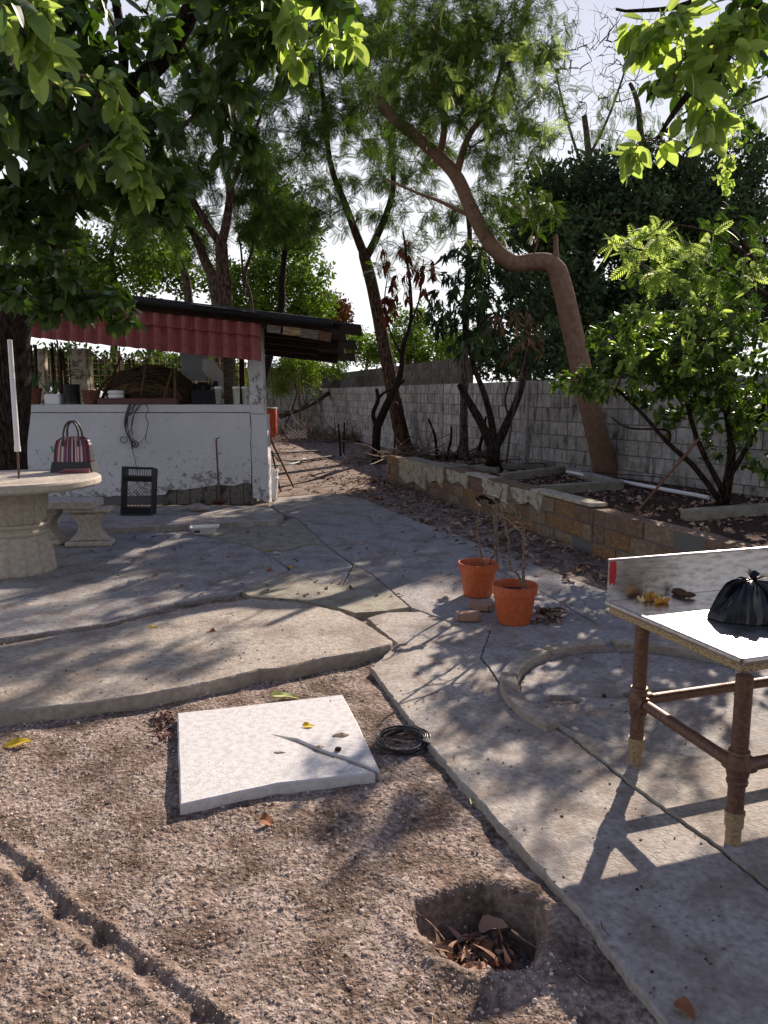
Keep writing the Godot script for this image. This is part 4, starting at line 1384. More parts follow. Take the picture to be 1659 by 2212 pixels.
func make_kiosk_front() -> void:
	# black crate leaning on the wall
	var c := g(290, 1116, 0.07)
	var o := thing("plastic_crate", "black plastic crate with lattice base leaning upright against the white wall", "crate", Vector3(c.x, 0.072, c.z - .06))
	o.rotation = Vector3(-.18, .05, -.035)
	var W := .33
	var H := .54
	var D := .2
	var fr := Shape.new()
	for x in [-W / 2, W / 2]: fr.bar(Vector3(x, 0, 0), Vector3(x, H, 0), .016, .016)
	for y in [.008, H * .8, H - .008]: fr.bar(Vector3(-W / 2, y, 0), Vector3(W / 2, y, 0), .016, .016)
	for x in [-W / 2, W / 2]:
		fr.bar(Vector3(x, 0, -D), Vector3(x, H, -D), .012, .012)
	for y in [.006, H - .006]: fr.bar(Vector3(-W / 2, y, -D), Vector3(W / 2, y, -D), .012, .012)
	put("frame", fr.mesh(), M.black, o)
	for x in [-W / 2, W / 2]:
		var sd := Shape.new()
		sd.box(Transform3D(Basis.IDENTITY, Vector3(x, H / 2, -D / 2)), Vector3(.006, H, D), .001)
		put("side", sd.mesh(), M.black, o)
	var pn := Shape.new()
	pn.box(Transform3D(Basis.IDENTITY, Vector3(0, H * .76, -.004)), Vector3(W, .07, .006), .001)
	pn.box(Transform3D(Basis.IDENTITY, Vector3(0, .05, -.004)), Vector3(W, .09, .006), .001)
	put("base_band", pn.mesh(), M.black_matt, o)
	for k in 17:
		var sl := Shape.new()
		var x2: float = lerp(-W / 2 + .012, W / 2 - .012, k / 16.0)
		sl.bar(Vector3(x2, H * .8, 0), Vector3(x2, H - .01, 0), .005, .01, .001)
		put("slat", sl.mesh(), M.black, o)
	for sgn in [-1.0, 1.0]:
		for k in range(-4, 12):
			var x0 := -W / 2 + k * .038
			var a := Vector2(x0, .09)
			var b := Vector2(x0 + sgn * .33, .09 + .33)
			var lo := .09
			var hi := H * .73
			var p := PackedVector2Array()
			var clipped := Geometry2D.intersect_polyline_with_polygon(PackedVector2Array([Vector2(x0 - sgn * .4, lo - .4), Vector2(x0 + sgn * .8, lo + .8)]), PackedVector2Array([Vector2(-W / 2, lo), Vector2(W / 2, lo), Vector2(W / 2, hi), Vector2(-W / 2, hi)]))
			for q in clipped:
				var la := Shape.new()
				la.bar(Vector3(q[0].x, q[0].y, -.004), Vector3(q[1].x, q[1].y, -.004), .004, .006, .001, Vector3.BACK)
				put("lattice_bar", la.mesh(), M.black, o)
	# broom standing upside against the wall
	var bt := at(467, 950, KD - .05)
	var bb := at(474, 1088, KD - .22)
	var br := thing("broom", "worn twig broom with a pinkish stick leaning on the white wall", "broom", Vector3(bb.x, .07, bb.z))
	var s := Shape.new()
	s.rod(bt, bb, .011, 8, .013)
	part("stick", s, mat(lin(.30, .16, .13), .8, {"tex": T.barkt, "s": 5.0}), br)
	s = Shape.new()
	wire(s, [bt, bt + Vector3(.0, .015, .0), bt + Vector3(.03, .02, .0), bt + Vector3(.035, .04, .0)], .006)
	part("hook", s, M.black, br)
	s = Shape.new()
	for k in 150:
		var a2 := rf(0, TAU)
		var r := sqrt(rng.randf()) * .115
		var tip := Vector3(bb.x + cos(a2) * r, .075 + .02 * rng.randf(), bb.z + sin(a2) * r * .6)
		var mid := bb.lerp(tip, .5) + Vector3(cos(a2), 0, sin(a2)) * .025
		s.tube(PackedVector3Array([bb + Vector3(cos(a2) * .012, -.01, sin(a2) * .012), mid, tip]), PackedFloat32Array([.003, .0026, .0016]), 4, false)
	var bris := part("bristles", s, mat(lin(.13, .05, .04), .95), br)
	tag(bris, "", "", "", "stuff")
	s = Shape.new()
	s.lathe([Vector2(.012, .03), Vector2(.02, .02), Vector2(.03, -.03), Vector2(.035, -.05), Vector2(0, -.052)], 12, Transform3D(Basis.IDENTITY, bb))
	part("binding", s, M.rust, br)
	# flat stone, plastic tub
	s = lump_stone(Vector3(.13, .05, .085), 5)
	var fs := put("flat_stone", s.mesh(), M.conc, self, Transform3D(Basis.IDENTITY, g(428, 1104, .07) + Vector3(0, .04, 0)))
	tag(fs, "flat rounded grey stone lying at the foot of the white wall", "stone")
	var tc := g(442, 1153)
	var tb := thing("plastic_tub", "shallow white plastic tub lying on the paving before the kiosk", "tub", tc, .18)
	s = Shape.new()
	var rect := func(w, d, y): return [Vector3(-w, y, d), Vector3(w, y, d), Vector3(w, y, -d), Vector3(-w, y, -d)]
	var lv := [rect.call(.10, .06, .004), rect.call(.132, .085, .075), rect.call(.142, .095, .078), rect.call(.142, .095, .07)]
	for i in 3:
		for j in 4: s.quad(lv[i + 1][j], lv[i + 1][(j + 1) % 4], lv[i][(j + 1) % 4], lv[i][j])
	var iv := [rect.call(.097, .057, .008), rect.call(.129, .082, .077)]
	for j in 4: s.quad(iv[0][j], iv[0][(j + 1) % 4], iv[1][(j + 1) % 4], iv[1][j])
	s.quad(iv[0][3], iv[0][2], iv[0][1], iv[0][0])
	var tm := mat(lin(.55, .56, .55), .5)
	tm.cull_mode = BaseMaterial3D.CULL_DISABLED
	put("tub_body", s.mesh(), tm, tb)
	s = Shape.new()
	s.quad(Vector3(-.10, .05, .083), Vector3(-.04, .05, .083), Vector3(-.04, .025, .0745), Vector3(-.10, .025, .0745))
	put("sticker", s.mesh(), M.wood_brown, tb)
	# hanging tangle of black wire
	var hw := thing("wire_tangle", "tangled black wires hanging over the counter edge of the kiosk", "wire", at(285, 876, KD - .02))
	var n := 0
	for q in [[[[283, 873], [276, 890], [273, 910], [272, 930], [280, 948], [292, 958], [288, 965]], .008], [[[290, 873], [285, 892], [274, 900], [270, 915], [272, 925]], .007], [[[300, 874], [292, 890], [288, 905], [284, 925], [276, 940], [286, 955], [287, 975], [291, 990], [295, 1012], [297, 1026]], .004],
		[[[315, 874], [320, 885], [315, 900], [320, 915], [316, 935], [314, 950]], .005], [[[270, 945], [263, 943], [260, 951], [266, 957], [274, 953], [273, 943]], .005], [[[280, 873], [270, 905], [272, 930], [282, 952], [286, 970]], .009], [[[306, 873], [290, 895], [284, 920], [287, 940]], .006], [[[295, 873], [278, 892], [276, 925], [283, 945], [299, 958], [291, 967], [284, 955]], .006], [[[314, 950], [322, 960]], .002], [[[288, 966], [300, 958], [308, 950], [313, 940]], .003]]:
		var pts := []
		for v in q[0]: pts.append(at(v[0], v[1], KD - .035 - .008 * (n % 4)))
		pts[0] = at(q[0][0][0], q[0][0][1] - 1, KD - .02) if n != 4 else pts[0]
		s = Shape.new()
		wire(s, pts, q[1], 5, 6, .004)
		part("wire", s, M.cable, hw)
		n += 1

func lump_stone(r: Vector3, sd: int, nu := 16, nv := 10) -> Shape:
	var s := Shape.new()
	for i in nv + 1:
		for j in nu:
			var th := PI * i / nv
			var ph := TAU * j / nu
			var v := Vector3(sin(th) * cos(ph), cos(th), sin(th) * sin(ph))
			var q := v * (1.0 + .22 * nz.get_noise_3dv(v * 70.0 + Vector3(sd * 40, 0, 0)))
			s.p.append(q * r)
			s.n.append((v / r).normalized())
	for i in nv:
		for j in nu:
			var a := i * nu + j
			var b := i * nu + (j + 1) % nu
			s.ix.append_array([a, b, b + nu, a, b + nu, a + nu])
	return s

func simple_pot(o: Node3D, R: float, H: float, m: Material) -> void:
	var s := Shape.new()
	s.lathe([Vector2(0, 0), Vector2(R * .72, 0), Vector2(R * .92, H * .78), Vector2(R, H * .79), Vector2(R * 1.02, H), Vector2(R * .94, H), Vector2(R * .9, H * .82), Vector2(0, H * .83)], 24)
	put("pot", s.mesh(), m, o)

func sprig(o: Node3D, base: Vector3, h: float, n: int, ll: float, lw: float, tint: Color, spread := .6) -> void:
	var s := Shape.new()
	var tip := base + Vector3(rf(-.03, .03), h, rf(-.03, .03))
	s.tube(PackedVector3Array([base, base.lerp(tip, .5) + Vector3(rf(-.02, .02), 0, 0), tip]), PackedFloat32Array([.005, .004, .002]), 5)
	var stem := put("stem", s.mesh(), M.twig, o)
	var b := blade(ll, lw, .25, .35)
	var key := "l" + tint.to_html()
	if not M.has(key): M[key] = mat(tint, .45, {"bl": Color(.4, .5, .15)})
	for k in n:
		var t := lerpf(.45, 1.0, k / maxf(1.0, n - 1.0))
		var a := k * 2.4
		put("leaf", b.mesh(), M[key], stem, leaf_at(base.lerp(tip, t), Vector3(cos(a), spread * rf(.1, .9), sin(a)), Vector3(0, 1, .1)))

func make_counter_things() -> void:
	var cy := ky(874) + .001
	var P := func(x: float, z := .12) -> Vector3: return Vector3(at(x, 874, KD + z).x, cy, -KD - z)
	var px := KD / F
	var o := thing("flower_pot", "terracotta pot with spiky dark leaves at the far left of the counter", "flower pot", P.call(73))
	simple_pot(o, 19 * px, 35 * px, M.terra_old)
	for k in 9:
		var b := blade(rf(.16, .3), .03, .3, .1, 5, .8)
		put("leaf", b.mesh(), M.leaf_dark_plain, o, leaf_at(Vector3(rf(-.04, .04), .17, rf(-.04, .04)), Vector3(rf(-.5, .5), 1, rf(-.4, .4)), Vector3(rf(-1, 1), 0, 1)))
	o = thing("flower_pot", "small pale square pot with a grassy plant on the kiosk counter", "flower pot", P.call(119))
	var s := Shape.new()
	s.box(Transform3D(Basis.IDENTITY, Vector3(0, .065, 0)), Vector3(.19, .13, .19), .012)
	put("pot", s.mesh(), M.white, o)
	for k in 12:
		var b := blade(rf(.14, .26), .018, .3, .4, 5, .8)
		put("leaf", b.mesh(), M.leaf_dark_plain, o, leaf_at(Vector3(rf(-.05, .05), .125, rf(-.05, .05)), Vector3(rf(-.8, .8), 1, rf(-.5, .5)), Vector3(rf(-1, 1), 0, 1)))
	s = Shape.new()
	s.rod(Vector3(-.06, .12, .05), Vector3(.06, .21, .08), .006)
	put("stick", s.mesh(), M.twig, o)
	o = thing("tin_can", "dark ribbed tin can holding a broad-leaved seedling on the counter", "can", P.call(157))
	s = Shape.new()
	var prof := [Vector2(0, 0), Vector2(.098, 0), Vector2(.1, .005)]
	for k in 12:
		prof.append(Vector2(.1, .03 + .018 * k))
		prof.append(Vector2(.095, .039 + .018 * k))
	prof.append_array([Vector2(.1, .25), Vector2(.094, .25), Vector2(.09, .23), Vector2(0, .23)])
	s.lathe(prof, 28)
	put("can", s.mesh(), M.tin, o)
	sprig(o, Vector3(0, .23, 0), .2, 9, .14, .07, lin(.045, .085, .03), .5)
	o = thing("flower_pot", "terracotta pot with a thin seedling beside the dark tin can", "flower pot", P.call(198))
	simple_pot(o, 20 * px, 31 * px, M.terra_old)
	sprig(o, Vector3(0, .15, 0), .3, 7, .08, .035, lin(.04, .075, .03), .5)
	o = thing("planter_tray", "long low dark red planter tray on the kiosk counter", "tray", P.call(300, .08))
	s = Shape.new()
	s.box(Transform3D(Basis.IDENTITY, Vector3(0, .037, 0)), Vector3(172 * px, .074, .14), .008)
	put("tray", s.mesh(), mat(lin(.10, .045, .04), .6), o)
	s = Shape.new()
	s.box(Transform3D(Basis.IDENTITY, Vector3(0, .07, 0)), Vector3(174 * px, .014, .15), .005)
	put("rim", s.mesh(), mat(lin(.12, .05, .045), .6), o)
	for k in 2:
		var w := put("white_ring", ring_shape(.075, .026).mesh(), M.white, self, Transform3D(Basis.IDENTITY, P.call(252, .08) + Vector3(0, .074 + .026 + .05 * k, 0)))
		tag(w, ["lower of two stacked white rings on the planter tray", "upper of two stacked white rings on the planter tray"][k], "ring", "stacked white rings")
	# heap of old straw thatch
	o = thing("straw_heap", "mound of old brown straw thatch behind the counter", "straw heap", P.call(330, .45))
	s = Shape.new()
	for i in 17:
		for j in 13:
			var u := PI * i / 16.0
			var vv: float = lerp(-.3, .3, j / 12.0)
			var rr := sqrt(max(.004, 1.0 - pow(vv / .31, 2.0)))
			s.p.append(Vector3(-cos(u) * .62 * rr, -.05 + sin(u) * .52 * rr * (1.0 + .12 * nz.get_noise_2d(i * 40, j * 40)), vv))
			s.n.append(Vector3(-cos(u), sin(u), vv).normalized())
	for i in 16:
		for j in 12:
			var a := i * 13 + j
			s.ix.append_array([a, a + 1, a + 14, a, a + 14, a + 13])
	put("mound", s.mesh(), M.straw_dark, o)
	var strands := Shape.new()
	for k in 900:
		var u := rf(.12, PI - .12)
		var vv := rf(-.28, .32)
		var rr := sqrt(max(.004, 1.0 - pow(vv / .31, 2.0)))
		var run := []
		var du := rf(.15, .5)
		for q in 4:
			var uu := clampf(u + du * q / 3.0, .05, PI - .05)
			var ex := 1.0 + .02 + .05 * rng.randf()
			run.append(Vector3(-cos(uu) * .62 * rr * ex, -.05 + sin(uu) * .52 * rr * ex, vv + .03 * q))
		strands.tube(PackedVector3Array(run), PackedFloat32Array([.0035, .004, .0035, .002]), 3, false)
	tag(put("straw", strands.mesh(), M.straw, o), "", "", "", "stuff")
	strands = Shape.new()
	for k in 420:
		var u := rf(.3, 2.7)
		var r2 := rf(.22, .36)
		var run := []
		for q in 4:
			var uu := u + .35 * q / 3.0
			run.append(Vector3(-.05 - cos(uu) * r2 * 1.5, -.02 + sin(uu) * r2 * .82, .2 + .3 * (.36 - r2) + .05 * rng.randf()))
		strands.tube(PackedVector3Array(run), PackedFloat32Array([.0035, .004, .0035, .002]), 3, false)
	tag(put("straw", strands.mesh(), M.straw2, o), "", "", "", "stuff")
	for q in [[372, 800, 352, 868], [378, 795, 378, 868], [318, 775, 305, 850]]:
		s = Shape.new()
		s.bar(at(q[0], q[1], KD + .1), at(q[2], q[3], KD + .1), .035, .02)
		part("slat", s, M.wood_brown, o)
	# bent cane frame of an old chair
	o = thing("cane_frame", "bent dark cane frame of a broken chair behind the pots", "chair frame", P.call(245, .7))
	for q in [[[205, 868], [212, 845], [235, 818], [270, 800], [310, 798], [345, 812]], [[215, 870], [235, 836], [270, 824], [305, 826]], [[232, 870], [245, 810], [262, 770]], [[286, 862], [282, 800], [276, 776]], [[300, 862], [292, 800], [286, 776]]]:
		var pts := []
		for v in q: pts.append(at(v[0], v[1], KD + .7))
		s = Shape.new()
		wire(s, pts, .016, 5, 7)
		part("cane", s, M.wood_brown, o)
	# boards, black crate, jars
	s = Shape.new()
	s.bar(at(392, 789, KD + 1.2), at(446, 789, KD + 1.2), .02, .42, .004)
	o = thing("grey_board", "grey board standing upright behind the straw heap", "board", Vector3(at(420, 800, KD + 1.2).x, cy - .4, -KD - 1.2))
	part("board", s, M.grey_board, o)
	s = Shape.new()
	s.extrude(PackedVector2Array([Vector2(0, 0), Vector2(.28, -.3), Vector2(.34, -.34), Vector2(.30, -.05), Vector2(.16, .14), Vector2(.02, .16)]), Transform3D(Basis.IDENTITY, at(436, 800, KD + 1.0)), .02, .004)
	o = thing("white_board", "slanting white board behind the black crate in the kiosk", "board", Vector3(at(450, 800, KD + 1.0).x, cy - .4, -KD - 1.0))
	part("board", s, M.white, o)
	o = thing("black_crate", "black crate of jagged black plastic on the counter beside the jars", "crate", P.call(447, .2))
	s = Shape.new()
	s.box(Transform3D(Basis.IDENTITY, Vector3(0, .09, 0)), Vector3(.33, .18, .25), .006)
	put("box", s.mesh(), M.black_matt, o)
	for k in 16:
		s = Shape.new()
		s.box(Transform3D(Basis(Vector3.BACK, rf(-.5, .5)) * Basis(Vector3.UP, rf(-1, 1)), Vector3(rf(-.15, .15), rf(.18, .25), rf(-.1, .1))), Vector3(rf(.02, .06), rf(.05, .12), .008), .001)
		put("shard", s.mesh(), M.black_matt, o)
	for k in 3:
		var j := thing("glass_jar", ["tall glass jar with a white lid standing alone beside the grey post", "left of the paired tall glass jars with white lids by the pillar", "right of the paired tall glass jars with white lids by the pillar"][k], "jar", P.call([472, 511, 531][k], .1), 0, "glass jars on the counter")
		s = Shape.new()
		s.lathe([Vector2(0, 0), Vector2(.034, 0), Vector2(.036, .004), Vector2(.044, .19), Vector2(.044, .2)], 20)
		put("glass", s.mesh(), M.jar, j)
		s = Shape.new()
		s.lathe([Vector2(0, .198), Vector2(.048, .198), Vector2(.049, .2), Vector2(.049, .218), Vector2(.046, .222), Vector2(0, .222)], 20)
		put("lid", s.mesh(), M.white, j)
	# poles stored in the kiosk
	for q in [[66, 745, 72, 872], [76, 745, 80, 872], [110, 752, 120, 872], [128, 756, 135, 872], [134, 760, 148, 872]]:
		s = Shape.new()
		s.rod(at(q[0], q[1], KD + .5), at(q[2], q[3], KD + .35), rf(.016, .03), 8)
		o = thing("pole", ["thin dark pole nearest the trunk inside the kiosk", "second dark pole from the trunk inside the kiosk", "thin dark pole behind the pale square pot", "thick dark pole leaning over the pale square pot", "dark slanting pole beside the tin can seedling"][[66, 76, 110, 128, 134].find(q[0])], "pole", Vector3(at(q[2], q[3], KD + .35).x, cy - .1, -KD - .35), 0, "dark poles stored in the kiosk")
		part("pole", s, M.wood_dark, o)
	# wire mesh at the back
	o = thing("wire_fence", "rusty wire mesh fence behind the kiosk posts", "fence", Vector3(-4.2, 0, -12.9))
	s = Shape.new()
	for k in 46: s.rod(Vector3(-2.4 + .1 * k, 0.9, 0), Vector3(-2.4 + .1 * k, 2.0, 0), .004, 4)
	for k in 12: s.rod(Vector3(-2.4, .9 + .1 * k, .004), Vector3(2.1, .9 + .1 * k, .004), .004, 4)
	tag(put("mesh_wires", s.mesh(), M.rust_pale, o), "", "", "", "stuff")
	for k in 3:
		s = Shape.new()
		s.rod(Vector3(-2.4 + 2.25 * k, 0, .03), Vector3(-2.4 + 2.25 * k, 2.1, .03), .03, 8)
		put("post", s.mesh(), M.rust, o)

func ring_shape(R: float, r: float) -> Shape:
	var s := Shape.new()
	for i in 24:
		for j in 10:
			var a := TAU * i / 24
			var b := TAU * j / 10
			s.p.append(Vector3(cos(a) * (R + r * cos(b)), r * sin(b), sin(a) * (R + r * cos(b))))
			s.n.append(Vector3(cos(a) * cos(b), sin(b), sin(a) * cos(b)))
	for i in 24:
		for j in 10:
			var a := i * 10 + j
			var b := i * 10 + (j + 1) % 10
			var c := ((i + 1) % 24) * 10 + j
			var d := ((i + 1) % 24) * 10 + (j + 1) % 10
			s.ix.append_array([a, b, d, a, d, c])
	return s

func stick(called: String, label: String, cat: String, pts: Array, r0: float, r1: float, m: Material, group := "", sides := 8) -> void:
	var s := Shape.new()
	var run := smooth(pts, 4, r0 * .4) if pts.size() > 2 else PackedVector3Array(pts)
	s.tube(run, taper(run.size(), r0, r1), sides)
	var o := put(called, s.mesh(), m)
	tag(o, label, cat, group)

func make_back_things() -> void:
	var s := Shape.new()
	# orange panel behind the kiosk
	var o := thing("orange_tank", "orange painted tank standing behind the kiosk corner", "tank", at(576, 945, 23.0) * Vector3(1, 0, 1))
	s.lathe([Vector2(0, 0), Vector2(.31, 0), Vector2(.32, .02), Vector2(.32, .93), Vector2(.3, .96), Vector2(0, .965)], 32)
	put("tank", s.mesh(), M.orange, o)
	s = Shape.new()
	s.lathe([Vector2(0, .96), Vector2(.33, .96), Vector2(.335, .985), Vector2(.32, 1.0), Vector2(0, 1.0)], 32)
	put("lid", s.mesh(), M.rust_pale, o)
	# white buckets stacked by the pillar
	var bk := g(582, 1077)
	for k in 2:
		o = thing("bucket", ["white plastic bucket standing behind the kiosk pillar", "upper white bucket nested in another behind the kiosk pillar"][k], "bucket", Vector3(bk.x, .004 + .1 * k, bk.z), 0, "white buckets by the pillar")
		s = Shape.new()
		s.lathe([Vector2(0, 0), Vector2(.10, 0), Vector2(.125, .26), Vector2(.131, .262), Vector2(.131, .285), Vector2(.12, .285), Vector2(.096, .01)], 28)
		put("bucket", s.mesh(), M.white, o)
	stick("rake_handle", "reddish brown rake handle leaning beside the kiosk pillar", "tool handle", [at(581, 942, 10.25), g(634, 1052)], .017, .015, mat(lin(.13, .04, .03), .7))
	stick("iron_bar", "thin black iron bar leaning beside the kiosk pillar", "bar", [at(587, 975, 10.6), g(606, 1062)], .013, .012, M.black)
	var hp := []
	for q in [[590, 975], [600, 985], [612, 994], [640, 996], [660, 990], [640, 1000], [610, 1004], [588, 1006]]: hp.append(g(q[0], q[1], .015))
	s = Shape.new()
	wire(s, hp, .014, 5, 7)
	tag(put("garden_hose", s.mesh(), M.hose), "green garden hose lying on the leaf litter behind the kiosk", "hose")
	# planks
	for q in [[590, 979, 690, 974, "pale plank lying across the path behind the kiosk"], [640, 996, 720, 985, "second plank on the leaf litter beside the hose"], [760, 985, 850, 992, "weathered plank on the soil at the end of the garden bed"]]:
		s = Shape.new()
		s.bar(g(q[0], q[1], .03), g(q[2], q[3], .03), .12, .035, .005)
		tag(put("plank", s.mesh(), M.wood_grey), q[4], "plank")
	# bits of white lattice
	for q in [[622, 948, 20.5, .5, .22, "scrap of white diamond lattice on the brushwood"], [584, 962, 20.0, .34, .16, "scrap of white lattice half buried beside the orange tank"]]:
		o = thing("lattice_scrap", q[5], "lattice", at(q[0], q[1], q[2]))
		o.rotation = Vector3(-.35, .1, .05 if q[0] > 600 else .5)
		for sg in [-1.0, 1.0]:
			for k in range(-4, 9):
				var cl := Geometry2D.intersect_polyline_with_polygon(PackedVector2Array([Vector2(k * .1 - sg * .6, -.6), Vector2(k * .1 + sg * .9, .9)]), PackedVector2Array([Vector2(0, 0), Vector2(q[3], 0), Vector2(q[3], q[4]), Vector2(0, q[4])]))
				for c in cl:
					s = Shape.new()
					s.bar(Vector3(c[0].x, c[0].y, sg * .004), Vector3(c[1].x, c[1].y, sg * .004), .028, .007, .001, Vector3.BACK)
					put("lattice_strip", s.mesh(), M.pale_wood, o)
	# dark lattice by the vine
	# fallen poles and stakes
	stick("fallen_branch", "long grey branch propped slanting against the far wall", "branch", [at(606, 899, 24.5), at(660, 878, 26.0), at(727, 838, 27.6)], .09, .07, M.bark_grey)
	stick("wall_pole", "pale pole slanting down from the vine on the far wall", "pole", [at(598, 808, 26.5), at(645, 822, 27.2), at(694, 844, 28.0)], .05, .05, M.conc3)
	stick("stake", "upright dark stake by the orange tank under the vine", "stake", [g(650, 946) * Vector3(1, 0, 1), at(644, 800, 24.2)], .035, .03, M.rust)
	for q in [[[736, 985], [731, 916], "leaning rusty stake left of the black forked tree"], [[742, 984], [744, 912], "thin stake behind the rusty stake by the forked tree"], [[852, 985], [855, 880], "thin rusty stake in front of the leaning brown trunk"]]:
		var b := g(q[0][0], q[0][1])
		stick("stake", q[2], "stake", [b, at(q[1][0], q[1][1], -b.z)], .024, .02, M.bark_black, "stakes in the soil")
	# broken stems along the wall
	for q in [[[945, 975], [925, 905], .03, "slanting broken stick against the wall right of the brown trunk"], [[985, 975], [1010, 890], .022, "thin curved sapling against the block wall"], [[1030, 970], [1050, 900], .035, "short black stump stick behind the slender trunk"], [[965, 978], [975, 920], .03, "crooked dead stem by the wall"]]:
		var b := at(q[0][0], q[0][1], 13.2)
		b.y = .3
		stick("dead_stick", q[3], "stick", [b, at(lerp(q[0][0], q[1][0], .5) + 4, lerp(q[0][1], q[1][1], .5), 13.2), at(q[1][0], q[1][1], 13.2)], q[2], q[2] * .6, M.bark_black, "dead sticks by the block wall")
	# brushwood piles
	for pile in [[680, 935, 23.0, 1.5, .75, 170, "heap of dead brushwood before the far wall"], [960, 985, 13.4, 1.1, .28, 110, "dry brushwood on the bed beneath the block wall"], [790, 985, 15.8, .5, .6, 40, "dry shoots round the foot of the black forked tree"]]:
		var c := at(pile[0], pile[1], pile[2])
		c.y = 0.0 if pile[2] > 14 else .3
		o = thing("brushwood", pile[6], "brushwood", c)
		s = Shape.new()
		for k in pile[5]:
			var a := Vector3(rf(-1, 1) * pile[3], 0, rf(-.6, .6) * pile[3] * .6)
			var dd: Vector3 = Vector3(rf(-1, 1), rf(.02, .7) * (pile[4] + .2), rf(-.7, .7)).normalized() * rf(.3, 1.0) * pile[3] * .8
			a.y = rf(0, .3) * pile[4] * (1.0 - abs(a.x) / pile[3])
			var mid: Vector3 = a + dd * .5 + rdir() * .08
			s.tube(PackedVector3Array([a, mid, a + dd + rdir() * .1]), PackedFloat32Array([rf(.008, .02), .009, .003]), 4, false)
		tag(put("sticks", s.mesh(), M.dead, o), "", "", "", "stuff")
	# long pole leaning out of the bed
	stick("leaning_pole", "long thin rusty pole leaning from the path up into the bush", "pole", [g(1302, 1192, .0), at(1510, 948, 6.3)], .012, .010, mat(lin(.16, .075, .045), .7))
	# white pipe along the bed
	stick("white_pipe", "white plastic pipe lying along the back of the garden bed", "pipe", [g(1225, 1019, .36), g(1380, 1047, .36), g(1530, 1075, .36)], .022, .022, M.white)
	# rusty rebar hoops in the bed
	for q in [[[1010, 1004], [1080, 995], [1125, 992], [1128, 998]], [[1130, 1002], [1165, 1000], [1178, 1004], [1178, 1012]], [[1255, 1018], [1300, 1022], [1420, 1030], [1430, 1038]]]:
		var pts := []
		for v in q: pts.append(g(v[0], v[1], .40))
		s = Shape.new()
		wire(s, pts, .006, 4, 6)
		tag(put("iron_rod", s.mesh(), M.bark_black), ["bent iron rod on the bed before the multi-stemmed tree", "short bent iron rod lying on the middle plot kerb", "long bent iron rod lying over the plot beside the white pipe"][[1010, 1130, 1255].find(q[0][0])], "iron rod")

